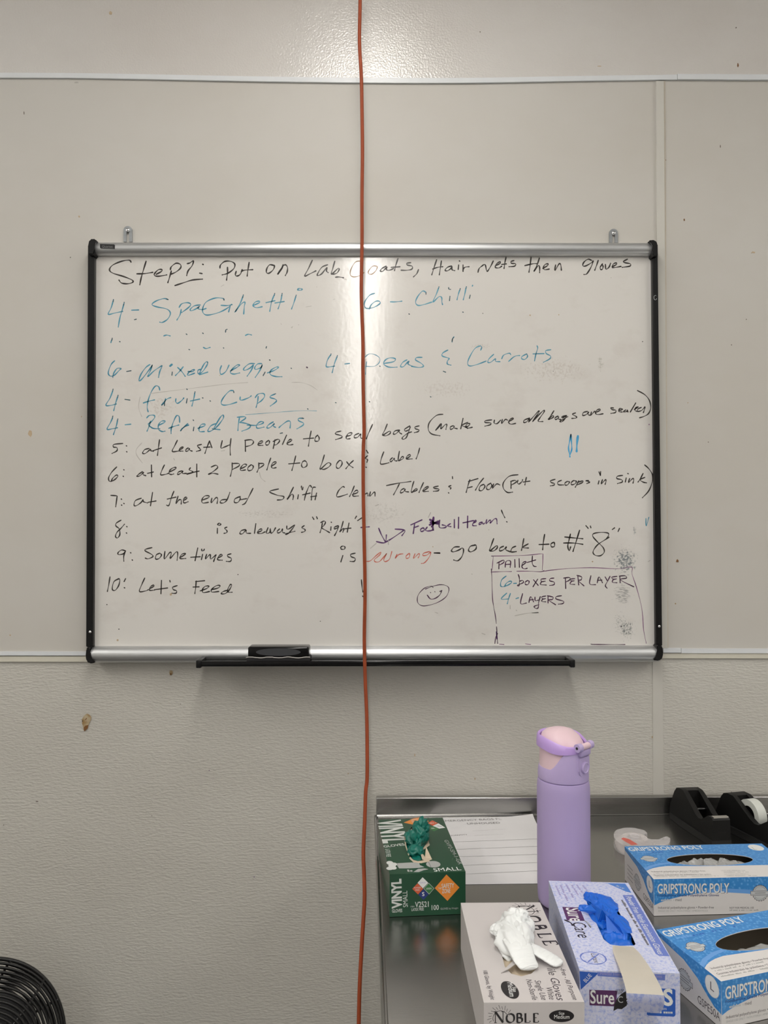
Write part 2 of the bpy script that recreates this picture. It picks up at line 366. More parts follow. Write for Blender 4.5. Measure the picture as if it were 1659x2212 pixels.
for px, py, rx, ry, m in [(239, 28, 4, 4.5, 'tan_fleck'), (1594, 141, 2, 5, 'stain_dark'), (1037, 69, 1.5, 1.5, 'fleck'), (1590, 60, 1.5, 1.5, 'fleck'), (1295, 143, 5, 1, 'tan_fleck')]:
    blotch(px, py, rx, ry, M[m], PANEL_Y + 0.001, up)
for px, py, rx, ry, m in [(171, 468, 2.5, 2.5, 'tan_fleck'), (52, 244, 1, 4, 'fleck'), (165, 178, 6, 2, 'ink_grey'), (152, 556, 1.2, 1.2, 'fleck'), (22, 1372, 2, 2, 'tan_fleck'), (176, 900, 1.2, 2, 'tan_fleck')]:
    blotch(px, py, rx, ry, M[m], PY, mid)
for px, py, rx, ry, m in [(1436, 346, 3.5, 3.5, 'stain_dark'), (1627, 545, 6, 3, 'tan_fleck'), (1478, 475, 1.8, 3, 'stain_dark'), (1556, 316, 0.9, 4, 'fleck'), (1463, 1212, 5, 5, 'stain_dark'),
                          (1459, 1304, 1.8, 1.8, 'stain'), (1580, 745, 1.3, 1.3, 'fleck'), (1486, 870, 1.5, 1.5, 'tan_fleck'), (1612, 690, 1.2, 1.2, 'fleck'), (1530, 955, 1.3, 1.3, 'fleck')]:
    blotch(px, py, rx, ry, M[m], PY, mid2, jag=0.7 if rx >= 5 else 0.35)
for px, py, rx, ry, m in [(896, 1631, 1.5, 4, 'tan_fleck'), (1026, 1682, 1.2, 2.5, 'stain'), (752, 1671, 1.3, 1.5, 'stain'), (452, 1664, 1.2, 1.2, 'ink_purple'), (549, 1894, 1.2, 1.8, 'ink_purple'), (390, 1521, 1, 1, 'fleck'),
                          (80, 1731, 4, 1, 'fleck'), (1409, 1592, 1.5, 3, 'tan_fleck'), (1580, 1711, 1.2, 1.2, 'fleck'), (1320, 1680, 1, 1.5, 'stain'), (328, 1762, 1, 1, 'fleck'), (8, 1782, 1.2, 1.2, 'fleck'), (1425, 1721, 1.2, 1.2, 'fleck')]:
    blotch(px, py, rx, ry, M[m], FY, wall_back)
# ---------------------------------------------------------------- ceiling lights (out of frame; they light the room and glare on the board; last two are added fill)
for i, (x, y, ln) in enumerate(LAMPS + FILL_LAMPS):
    t = thing('ceiling_or_fill_light', ('added fill light over the left side of the room', 'added fill light over the right side, above the table')[i - len(LAMPS)] if i >= len(LAMPS) else 'long white ceiling light, %s from the whiteboard wall' % ('first', 'second', 'third', 'fourth', 'fifth', 'sixth', 'seventh', 'eighth')[i], 'ceiling light', (x, y, CZ), R(-1.45) if i < len(LAMPS) else 0, 'ceiling lights')
    bm = bmesh.new(); abox(bm, -0.105, 0.105, -ln, 0, -0.045, 0, 0.004); obj('housing', fixn(bm), M['lamp_body'], t, True)
    bm = bmesh.new(); n = 12; prof = [(0.092 * math.cos(math.pi * k / n), -0.045 - 0.045 * math.sin(math.pi * k / n)) for k in range(n + 1)]
    prism(bm, prof, lambda u, v, q: Vector((u, q, v)), -ln + 0.01, -0.01); obj('diffuser', fixn(bm), M['lamp' if i < len(LAMPS) else 'lamp_fill'], t, True)
# ================================================================ the whiteboard
FR = 1.606   # front of the frame
board = thing('whiteboard', 'wall-mounted whiteboard with silver rails, black side strips and handwritten steps', 'whiteboard', (0, 0, 0))
def quad_slab(name, pts, y0, y1, m, parent=board, bev=0.0, Yp=None):
    P = [W(x, y, Yp or y1) for x, y in pts]; bm = bmesh.new()
    prism(bm, [(p.x, p.z) for p in P], lambda u, v, t: Vector((u, t, v)), y0, y1)
    if bev: bmesh.ops.bevel(bm, geom=bm.edges[:], offset=bev, segments=3, affect='EDGES')
    return obj(name, fixn(bm), m, parent, bev > 0)
quad_slab('writing_surface', [(198, 540), (1414, 542), (1426, 1405), (194, 1408)], 1.634, BOARD_Y, M['board'])
def rail(name, a, b, prof, m):
    """profile (depth y, height z) swept from a to b (points on the frame plane, mid height)"""
    bm = bmesh.new(); A = [bm.verts.new((a.x, y, a.z + z)) for y, z in prof]; B = [bm.verts.new((b.x, y, b.z + z)) for y, z in prof]
    n = len(prof); bm.faces.new(A); bm.faces.new(B[::-1])
    for k in range(n): bm.faces.new((A[k], B[k], B[(k + 1) % n], A[(k + 1) % n]))
    return obj(name, fixn(bm), m, board, True)
hz = 0.0138
def rprof(h, d, back=1.634):
    out = [(back, h)]
    for k in range(15):
        a = math.pi / 2 - math.pi * k / 14
        out.append((BOARD_Y - 0.002 - d * max(0, math.cos(a)) ** 0.8, h * math.sin(a)))
    out.append((back, -h)); return out
rail('top_rail', W(200, 534, FR), W(1414, 535, FR), rprof(hz, 0.016), M['alu'])
rail('bottom_rail', W(197, 1415.5, FR), W(1424, 1414, FR), rprof(0.0170, 0.020), M['alu'])
for pts in ([(189.5, 528), (203.5, 528), (200, 1398), (185.5, 1398)], [(1409.5, 530), (1421, 530), (1431, 1396), (1418, 1396)]):
    quad_slab('side_strip', pts, 1.634, FR + 0.004, M['black_pl'], bev=0.0015)
def cap(pts):
    P = [W(x, y, FR - 0.008) for x, y in pts]; bm = bmesh.new()
    prism(bm, [(p.x, p.z) for p in P], lambda u, v, t: Vector((u, t, v)), 1.6345, FR - 0.008)
    bmesh.ops.bevel(bm, geom=bm.edges[:], offset=0.0022, segments=3, affect='EDGES')
    obj('corner_cap', fixn(bm), M['black_pl'], board, True)
cap([(190, 524), (193, 517), (200, 514.5), (205.5, 516), (208, 519), (204, 524), (202.5, 532), (203, 550), (190, 550)])
cap([(1402, 519), (1408, 517.5), (1416, 518), (1421.5, 526), (1422, 553), (1410, 553), (1410, 545), (1411, 530), (1408, 523)])
cap([(188, 1397), (198, 1397), (192, 1402), (190.5, 1408), (195, 1408), (197, 1420), (200, 1431), (202, 1433), (192, 1433.5), (186, 1428), (184, 1418), (185.5, 1403)])
cap([(1419, 1394), (1430, 1394), (1433, 1404), (1433, 1418), (1429, 1426), (1418, 1428), (1411, 1425.5), (1418, 1420), (1421, 1408)])
# small screws of the side strips
for px, py in [(194.5, 1365), (1424, 1353)]:
    p = W(px, py, FR + 0.004); bm = bmesh.new()
    lathe(bm, [(0.0030, 0), (0.0028, -0.0008), (0.0018, -0.0016), (0.0005, -0.0019)], 20, axis='y'); obj('screw', fixn(bm), M['chrome'], board, 'all', loc=(p.x, FR + 0.004, p.z))
# chipped mark of the right strip
bm = bmesh.new(); P = [W(1415.5 + 3.2 * math.cos(a), 643 + 5 * math.sin(a), FR + 0.0035) for a in [R(20 + 32 * k) for k in range(10)]]
tube(bm, P, 0.0004, 6); obj('scratch', fixn(bm), M['p_silver'], board, True)
# maker's badge
def text_mesh(txt, bold=0.0, font=None):
    cu = bpy.data.curves.new('t', 'FONT'); cu.body = txt; cu.size = 1.0; cu.offset = bold; cu.resolution_u = 3
    o = bpy.data.objects.new('t', cu); C.objects.link(o); dg = bpy.context.evaluated_depsgraph_get(); dg.update()
    me = bpy.data.meshes.new_from_object(o.evaluated_get(dg)); vs = [v.co.copy() for v in me.vertices]; fs = [tuple(p.vertices) for p in me.polygons]
    bpy.data.objects.remove(o, do_unlink=True); bpy.data.curves.remove(cu); bpy.data.meshes.remove(me)
    return vs, fs
_tc = {}
class Print:
    """flat print on one face of a thing: origin + axes U, V (right, up) and normal N in the parent's space"""
    def __init__(s, O, U, V, parent=None):
        s.O, s.U, s.V = Vector(O), Vector(U).normalized(), Vector(V).normalized(); s.N = s.U.cross(s.V)
        s.parent = parent; s.bm = bmesh.new(); s.mats = []; s.k = 0
        s.Mw = (Matrix.Translation(parent.location) @ Matrix.Rotation(parent.rotation_euler.z, 4, 'Z')) if parent else Matrix()
    def px(s, x, y):
        o = s.Mw @ s.O; n = s.Mw.to_3x3() @ s.N; r = ray(x, y); c = Vector((0, 0, CAMZ))
        p = c + r * ((o - c).dot(n) / r.dot(n)); q = s.Mw.inverted() @ p - s.O
        return Vector((q.dot(s.U), q.dot(s.V)))
    def mi(s, m):
        if m not in s.mats: s.mats.append(m)
        return s.mats.index(m)
    def P(s, u, v, lift): return s.O + s.U * u + s.V * v + s.N * lift
    def poly(s, pts, m, uv=False, step=True):
        if step: s.k += 1
        q = pts if uv else [s.px(*p) for p in pts]
        f = s.bm.faces.new([s.bm.verts.new(s.P(a[0], a[1], 0.00003 + 0.000005 * s.k)) for a in q])
        f.normal_update()
        if f.normal.dot(s.N) < 0: f.normal_flip()
        f.material_index = s.mi(M[m])
    def ell(s, c, ru, rv, m, n=36, rot=0.0, uv=False):
        c = Vector(c) if uv else s.px(*c); s.poly([(c.x + ru * math.cos(a) * math.cos(rot) - rv * math.sin(a) * math.sin(rot), c.y + ru * math.cos(a) * math.sin(rot) + rv * math.sin(a) * math.cos(rot)) for a in [2 * math.pi * k / n for k in range(n)]], m, True)
    def text(s, txt, a, b, h, m, bold=0.0, shear=0.0, uv=False):
        s.k += 1
        a, b = (Vector(a), Vector(b)) if uv else (s.px(*a), s.px(*b)); key = (txt, bold)
        if key not in _tc: _tc[key] = text_mesh(txt, bold)
        vs, fs = _tc[key]; x0 = min(v.x for v in vs); x1 = max(v.x for v in vs)
        cap_h = 0.73; d = (b - a); L = d.length; d.normalize(); upv = Vector((-d.y, d.x)); mi = s.mi(M[m]); nv = []
        for v in vs:
            t = (v.x - x0) / (x1 - x0) * L + shear * v.y / cap_h * h; q = a + d * t + upv * (v.y / cap_h * h)
            nv.append(s.bm.verts.new(s.P(q.x, q.y, 0.00003 + 0.000005 * s.k)))
        for f in fs:
            try: s.bm.faces.new([nv[i] for i in f]).material_index = mi
            except ValueError: pass
    def line(s, pts, w, m, uv=False, sub=6, cal=0.0):
        s.k += 1; q = [Vector((*p, 0)) if uv else Vector((*s.px(*p), 0)) for p in pts]; q = crom(q, sub); ribbon(s, q, w, m, cal)
    def greek(s, a, b, h, m, seed=1, density=0.8, uv=False):
        """a line of print too small to read: small dark blocks"""
        s.k += 1; rr = random.Random(seed); a, b = (Vector(a), Vector(b)) if uv else (s.px(*a), s.px(*b)); d = b - a; L = d.length; d.normalize(); n = Vector((-d.y, d.x)); t = 0
        while t < L:
            w = h * rr.uniform(0.35, 0.75)
            if rr.random() < density:
                hh = h * rr.choice((0.65, 0.65, 0.95)); p = [a + d * t, a + d * (t + w), a + d * (t + w) + n * hh, a + d * t + n * hh]; s.poly([(v.x, v.y) for v in p], m, True, False)
            t += w + h * 0.16
    def done(s, name):
        if not s.mats: return None
        return obj(name, s.bm, s.mats, s.parent)
def ribbon(s, q, w, m, cal=0.0):
    mi = s.mi(M[m]); L = []; Rr = []; n = len(q)
    for i, p in enumerate(q):
        d = (q[min(i + 1, n - 1)] - q[max(i - 1, 0)]); d = d.normalized() if d.length > 1e-9 else Vector((1, 0, 0)); nn = Vector((-d.y, d.x, 0))
        ww = w * 0.5 * ((0.75 + 0.25 * math.sin(i * 0.7)) if cal == 0 else (0.35 + cal * abs(d.x * 0.5 - d.y * 0.85)))
        L.append(p + nn * ww); Rr.append(p - nn * ww)
    lift = 0.00003 + 0.000005 * s.k
    vl = [s.bm.verts.new(s.P(p.x, p.y, lift)) for p in L]; vr = [s.bm.verts.new(s.P(p.x, p.y, lift)) for p in Rr]
    for i in range(n - 1):
        f = s.bm.faces.new((vr[i], vr[i + 1], vl[i + 1], vl[i])); f.material_index = mi
p0 = W(215.5, 537.5, FR - 0.0018)
bm = bmesh.new(); P = [W(x, y, FR - 0.003) for x, y in [(215.5, 526.5), (246, 527.5), (248, 529.5), (247.5, 537.3), (218, 536.5), (215.6, 534.5)]]
prism(bm, [(p.x, p.z) for p in P], lambda u, v, t: Vector((u, t, v)), FR + 0.004, FR - 0.0022); badge = obj('badge', fixn(bm), M['badge'], board)
pr = Print((0, FR - 0.0022, CAMZ), (1, 0, 0), (0, 0, 1)); pr.text('Quartet', (220.5, 534.2), (243.5, 534.6), 0.0045, 'badge_txt'); pr.line([(219, 535.3), (246, 536)], 0.0004, 'badge_txt'); pr.done('badge_lettering').parent = badge
# hanging tabs with screws
for cx, ty, by in [(276, 488, 522), (1325.5, 494, 524)]:
    tab = None; Yt = 1.632; pts = [(cx - 9.5, by), (cx - 9.5, ty + 9.5)] + [(cx - 9.5 * math.cos(a), ty + 9.5 - 9.5 * math.sin(a)) for a in [math.pi * k / 12 for k in range(1, 12)]] + [(cx + 9.5, ty + 9.5), (cx + 9.5, by)]
    hole = [(cx + 2.8, by)] + [(cx + 2.8, ty + 9)] + [(cx + 3.2 * math.cos(a), ty + 9 - 3.2 * math.sin(a)) for a in [math.pi * k / 8 for k in range(1, 8)]] + [(cx - 2.8, ty + 9), (cx - 2.8, by)]
    out = [W(x, y, Yt) for x, y in pts + hole]; bm = bmesh.new(); prism(bm, [(p.x, p.z) for p in out], lambda u, v, t: Vector((u, t, v)), 1.6355, Yt)
    tab = obj('hanging_tab', fixn(bm), M['zinc'], board)
    p = W(cx, ty + 9.5, Yt); bm = bmesh.new(); lathe(bm, [(0.0046, 0), (0.0044, -0.0012), (0.0030, -0.0028), (0.0008, -0.0033)], 24, axis='y')
    sc = obj('screw', fixn(bm), M['chrome'], tab, 'all', loc=(p.x, Yt, p.z))
# marker tray under the board
tray = thing('marker_tray', 'black marker tray shelf fixed under the middle of the whiteboard', 'tray', (0, 0, 0))
ta, tb = W(428, 1431, 1.560), W(1236, 1429, 1.560); zt = ta.z
bm = bmesh.new(); abox(bm, ta.x, tb.x, 1.556, 1.5995, zt - 0.003, zt + 0.0005, 0.0006); abox(bm, ta.x, tb.x, 1.554, 1.5585, zt - 0.0075, zt + 0.0035, 0.0012)
obj('shelf', fixn(bm), M['black_gl'], tray, True)
for e in (ta.x - 0.003, tb.x - 0.006):
    bm = bmesh.new(); abox(bm, e, e + 0.0105, 1.5525, 1.5995, zt - 0.0105, zt + 0.0055, 0.002); obj('end_cap', fixn(bm), M['black_pl'], tray, True)
# eraser on the tray
ec = W(603, 1420, 1.578); er = thing('board_eraser', 'black block eraser with an oval mark lying on the marker tray', 'eraser', (ec.x, 1.584, zt + 0.0006), R(-0.5))
bm = bmesh.new(); abox(bm, -0.065, 0.065, -0.021, 0.021, 0, 0.009, 0.0022); obj('felt_pad', fixn(bm), M['black_felt'], er, True)
bm = bmesh.new(); abox(bm, -0.0625, 0.0625, -0.0195, 0.0195, 0.009, 0.0300, 0.0035, 3); obj('body', fixn(bm), M['black_gl'], er, True)
bm = bmesh.new(); rr = random.Random(2); q = []
for k in range(40): q.append((-0.0655 + 0.131 * k / 39, -0.0215 - 0.0006 * rr.random(), 0.0086 + 0.0009 * math.sin(k * 0.55) + 0.0005 * rr.random()))
tube(bm, q, 0.0011, 6); obj('fuzzy_edge', fixn(bm), M['paper_core'], er, True)
pr = Print((0, -0.0195, 0.0195), (1, 0, 0), (0, 0, 1), er); pr.ell((0, 0), 0.046, 0.0078, 'badge', uv=True); pr.mats[0] = mat('oval_mark', (0.035, 0.037, 0.042), 0.6); pr.done('oval_mark')
# ---------------------------------------------------------------- handwriting, stroke by stroke. units: quarter photo px from the given corner
INK = [
('handwriting', 220, 545, 'ink_black', 12, """252,85 235,68 170,78 95,110 66,150 95,180 190,210 262,240 265,260 220,272 170,265 148,240/382,78 360,150 340,220 328,280/303,186 370,184 440,173/
470,190 515,165 518,150 490,150 458,180 455,200 490,207 560,195/600,162 585,215 570,262/592,150 600,125 640,95 678,105 680,135 640,170 595,190/738,98 760,92 790,74 780,115 745,160 733,200/
632,287 700,265 780,240 868,232/870,103 876,106/845,180 865,184/1020,135 1025,110 1060,80 1110,78 1147,100 1140,140 1090,180 1040,195/1085,130 1085,180 1077,240/1160,165 1153,195 1168,205 1195,190 1212,150/
1272,88 1262,150 1255,205/1205,165 1230,155 1303,150/1490,115 1450,108 1425,140 1422,175 1445,180 1480,150 1490,115 1465,110/1565,108 1550,150 1518,192 1560,125 1585,108 1603,130 1600,170 1585,200"""),
('handwriting', 620, 545, 'ink_black', 11, """218,70 185,140 152,205 200,185 250,160/350,108 300,130 262,190 270,200 300,185 345,130 340,160 355,175/412,78 395,140 383,190 440,140 450,150 430,180 395,190/420,215 450,213 488,220/
855,120 820,140 805,160 825,165 850,140 865,125 858,150 885,155 920,140/958,55 940,110 928,158/900,130 975,125/1068,90 1035,95 1040,110 1080,120 1078,145 1040,155 985,155/1135,150 1120,185 1092,212/
1292,65 1270,130 1250,195/1333,75 1325,130 1315,195/1258,145 1300,130 1345,125/1420,118 1385,130 1365,155 1385,160 1415,140 1425,120 1425,150 1448,158/1488,74 1492,77/1482,110 1478,148/1520,110 1520,165/1520,150 1535,130 1572,125"""),
('handwriting', 620, 545, 'ink_glare', 8, "632,75 590,85 555,140 545,190 570,212 620,205 665,175/775,120 740,120 705,160 705,185 735,188 770,155 780,125"),
('handwriting', 1000, 545, 'ink_black', 11, """130,172 140,140 165,118 185,105 195,115 205,160 215,160 240,120 262,75/282,115 322,95 320,82 290,100 280,130 310,135 335,120/372,45 362,90 355,140/335,105 375,100/440,72 415,80 420,95 455,100 445,120 398,125/
588,45 580,110 570,172/535,115 600,100 640,98/660,50 640,110 612,165 650,115 662,130 662,175/690,140 730,115 735,100 710,105 695,130 705,150 745,145/800,110 795,158 830,100 845,110 850,155/
1110,70 1080,60 1045,85 1035,115 1060,118 1110,90 1125,75 1105,130 1070,185 1045,192/1168,70 1155,110 1138,155/1205,100 1185,130 1190,148 1205,145 1210,120 1200,105/1230,105 1235,145 1260,130 1275,95/
1290,125 1325,105 1325,92 1300,100 1290,130 1320,130 1365,122/1420,60 1385,80 1400,90 1445,100 1440,120 1375,130"""),
('handwriting', 220, 545, 'ink_teal', 10, """100,412 80,480 55,535 110,525 180,510/192,440 175,500 155,570 142,645/258,500 318,498/572,408 535,400 470,420 433,450 470,470 560,490 592,525 570,575 525,605 500,603/685,495 675,540 648,585/
668,475 690,445 740,435 768,450 745,480 690,520/850,455 800,462 765,490 770,505 810,490 845,465 830,485 865,495 900,485/1055,412 1045,398 980,395 900,430 870,490 880,530 920,542 1010,520 1080,485 1120,450/
1030,458 1080,460 1125,452/1108,465 1095,515/1220,375 1195,440 1148,518 1200,450 1235,430 1230,470 1225,533/1310,458 1360,435 1358,422 1325,430 1305,460 1335,478 1385,470/1490,365 1465,430 1450,510/1418,435 1495,418/
1555,365 1545,420 1522,488/1495,438 1575,425/1676,378 1660,430 1638,490/1690,320 1705,312 1730,318 1718,328 1692,325 1692,318/535,722 560,715 590,722/1240,718 1265,708 1292,714/84,760 78,780"""),
('handwriting', 220, 545, 'ink_teal_dark', 9, "100,408 98,425/193,432 189,455/1222,368 1217,390/1493,355 1489,372/1557,355 1554,375/1678,370 1674,385/282,582 298,578/728,705 735,710/870,697 876,702/1068,690 1072,668 1082,665/90,742 86,760/152,771 158,773/572,408 560,403/1055,412 1052,402"),
('handwriting', 620, 545, 'ink_teal', 10, """755,355 715,370 675,420 668,460 690,485 750,475 800,445 800,425 770,422 730,450 710,490/893,428 940,428 992,422/1198,345 1170,335 1130,380 1110,430 1130,458 1180,452 1250,430/
1310,305 1290,360 1260,430 1310,385 1335,390 1338,430 1343,452/1492,325 1480,360 1468,410/1546,305 1535,360 1522,410/1603,285 1600,292"""),
('handwriting', 620, 545, 'ink_teal_dark', 9, "1200,362 1200,345/1312,298 1308,312/1395,305 1400,320 1412,320/1407,380 1403,418/1496,313 1492,328/1549,297 1545,312/1582,370 1575,398/1052,532 1057,535/1517,516 1522,518/1425,770 1430,745 1440,735"),
('handwriting', 220, 740, 'ink_teal', 10, """877,42 900,52 935,42/110,158 80,190 55,260 75,290 110,280 150,240 165,225 130,225 100,270 95,300/415,190 380,215 340,270 320,325 335,325 375,280 430,205 435,195 420,240 395,295 450,245 510,205 520,205 500,250 490,300/
655,215 690,250 720,292/702,210 670,250 635,285/745,250 785,250 800,235 775,240 745,265 745,283 800,265/915,175 905,165 880,190 845,260/860,230 830,240 835,270 870,250 905,200 915,175/845,278 915,255/
1033,200 1020,240 1030,275 1070,250 1098,195/1110,245 1165,215 1190,195 1165,195 1125,230 1110,260 1140,272 1190,262/1318,182 1270,185 1225,225 1235,240 1280,220 1310,190 1290,240 1255,290/
1380,182 1345,185 1320,215 1330,232 1375,215 1385,190 1365,240 1325,300/1430,262 1490,240 1525,215 1505,212 1460,240 1455,275 1500,293 1555,295/
95,415 70,480 35,540 75,543 125,530/138,465 120,520 103,588/500,410 490,380 460,378 425,430 400,500 392,560 400,598/358,522 400,508 455,495/550,485 540,520 515,542 560,490 595,475/640,485 638,510 655,525 690,500 708,478/
802,435 795,480 778,548/765,505 845,488/1135,415 1100,420 1050,475 1030,520 1050,540 1100,535 1165,515/1195,470 1195,495 1220,495 1270,475 1290,460/1350,465 1345,510 1332,560/1325,475 1350,445 1395,440 1405,465 1380,500 1345,525/
1495,445 1460,460 1455,475 1500,490 1505,510 1455,548/93,650 75,690 45,748 90,745 135,735/136,670 125,720 100,795/202,710 250,705/420,680 405,730 390,765/388,650 410,630 450,628 455,650 420,690 400,705 440,740 500,745/
490,715 540,690 545,678 515,680 490,710 490,750 520,768 545,765/672,688 668,640 645,632 620,680 600,740 598,785/578,740 620,725 665,712/742,700 700,740 680,765 700,735 750,712/
830,740 885,720 890,705 860,708 840,740 845,768 885,768/1052,640 1045,625 1020,650 970,735/985,700 940,720 915,765 950,760 1000,720 1045,660 1052,635/955,745 1020,752/1188,650 1180,700 1175,760/
1170,645 1230,640 1240,655 1190,690 1215,692 1280,710 1270,740 1210,765/1255,712 1330,715 1385,700 1395,685 1365,685 1335,715 1345,740 1400,730/1480,685 1440,710 1425,735 1450,735 1490,700 1480,720 1500,732/
1530,735 1545,720 1600,680 1628,685 1625,738/1742,655 1700,655 1700,675 1740,695 1735,715 1685,745"""),
('handwriting', 220, 740, 'ink_teal', 18, "590,202 604,190"),
('handwriting', 220, 740, 'ink_teal', 4, "1240,623 1440,608 1580,597 1720,588 1855,590"),
('handwriting', 220, 740, 'ink_teal_dark', 9, """752,60 758,62/1050,46 1053,48/1422,35 1418,48/215,250 252,243/608,255 605,282/1410,255 1393,285/1449,149 1453,153/97,402 93,420/140,455 136,472/200,490 243,497/541,520 541,545/737,485 730,522/
868,477 874,479/934,503 938,506/733,401 738,406/1140,432 1138,420/805,425 801,440/95,635 91,655/138,660 134,675/795,730 790,762/788,668 793,673/1742,655 1730,652/1540,784 1560,780/1776,572 1781,575/1500,442 1490,446"""),
('handwriting', 580, 740, 'ink_teal', 10, """538,105 510,150 498,205 530,210 570,203/593,120 570,180 550,260/660,185 700,180/1000,180 1080,165 1095,140 1050,132 1010,150 995,185 1040,212 1110,212/
1195,150 1160,170 1140,205 1165,208 1200,170 1215,160 1205,185 1240,203/1325,128 1280,130 1270,150 1320,180 1338,205 1300,215 1235,205/1548,65 1505,90 1500,115 1540,130 1560,138 1545,160 1545,185 1575,195"""),
('handwriting', 580, 740, 'ink_teal', 6, "848,165 840,220 838,275/835,125 870,98 920,105 960,135 955,175 910,205 840,205"),
('handwriting', 580, 740, 'ink_teal_dark', 9, "540,98 536,112/595,112 591,128/8,150 12,152/1510,248 1530,256/960,203 964,205/1398,468 1403,470/870,510 874,513/578,518 584,520/195,221 198,224"),
('handwriting', 580, 740, 'ink_dpurple', 13, "330,213 335,216"),
('handwriting', 900, 700, 'ink_teal', 9, """322,110 310,130 306,155/553,225 562,200 545,190 500,215 455,290 440,340 460,362 520,350 600,320/665,262 625,300 615,330 640,330 680,300 682,322 720,325/735,300 752,268 800,252 812,264/795,322 845,280 890,272/
950,258 910,280 908,300 935,305 958,280 950,258/1040,188 1045,210 1030,260 1018,318/1005,258 1100,255/1158,222 1115,230 1120,255 1155,275 1150,300 1095,330"""),
('handwriting', 220, 900, 'ink_black', 10, """180,232 105,240 100,262 130,268 130,295 88,318/211,251 215,254/213,302 217,305/408,275 370,285 352,315 375,318 410,290 420,280 425,295 445,300/498,200 490,260 480,335/440,295 515,270/652,205 630,250 608,300 660,298/
670,285 700,272 700,262 675,272 670,295 700,298/745,270 725,285 725,298 745,295 755,275 760,290 780,298/860,240 825,250 835,265 850,280 850,290 818,300/930,210 910,260 890,318/880,265 935,262/930,210 950,268/
1040,208 1028,270 1060,262 1100,245/1115,190 1108,260 1110,332/1238,205 1240,300/1235,205 1290,200 1310,220 1290,245 1248,258/1350,235 1385,225 1385,210 1360,218 1350,245 1390,248/1440,205 1415,225 1420,245 1440,240 1448,215 1438,205/
1495,200 1480,275/1480,215 1520,195 1535,210 1510,240 1485,245/1595,160 1560,240/1605,228 1640,205 1630,195 1610,210 1600,235 1620,245 1650,240/128,435 85,480 58,530 70,560 110,545 138,515 125,505 95,530 80,560/189,458 192,461/183,514 187,517/
350,475 315,500 302,515 330,510 360,480 355,500 380,510/428,418 430,520/395,490 445,478/540,418 520,460 508,502 550,498 575,490/585,478 635,452 640,440 620,440 590,460 580,490 600,500 620,495/690,468 660,480 655,500 680,490 700,470 695,490 730,490/
765,442 755,460 785,475 770,490 735,497/820,410 820,520/740,492 840,470/945,435 985,420 1000,440 960,475 920,498 960,490 1003,497/1125,400 1125,450 1110,515/1125,405 1180,405 1185,425 1130,455/
1200,450 1240,430 1250,415 1225,412 1200,440 1200,465 1240,460/1290,415 1262,440 1265,465 1295,460 1308,430 1290,415/1355,400 1355,440 1340,480/1355,405 1395,405 1395,420 1360,445/1458,358 1440,410 1425,460/
1470,425 1505,400 1500,390 1475,400 1465,430 1475,445 1505,440/78,680 130,685 130,700 120,778/167,711 171,714/169,763 173,766/189,749 193,752/340,705 290,725 278,765 300,768 340,740 355,715 360,735 395,745/438,655 420,770/400,740 468,728/
622,645 600,700 580,765 560,765/565,712 640,695/658,688 640,752 665,720 685,720 685,755/710,722 735,705 725,695 705,715 710,745 745,735/870,720 920,700 925,685 890,685 865,715 870,745 920,740/950,705 945,745 985,700 1000,710 995,750/
1075,715 1035,720 1022,742 1050,745 1080,720 1105,655/1195,690 1150,710 1145,740 1175,740 1195,710 1190,692/1305,620 1275,680 1240,745 1215,760/1195,718 1250,708/1525,625 1460,640 1455,655 1520,680 1570,690 1560,715 1515,720"""),
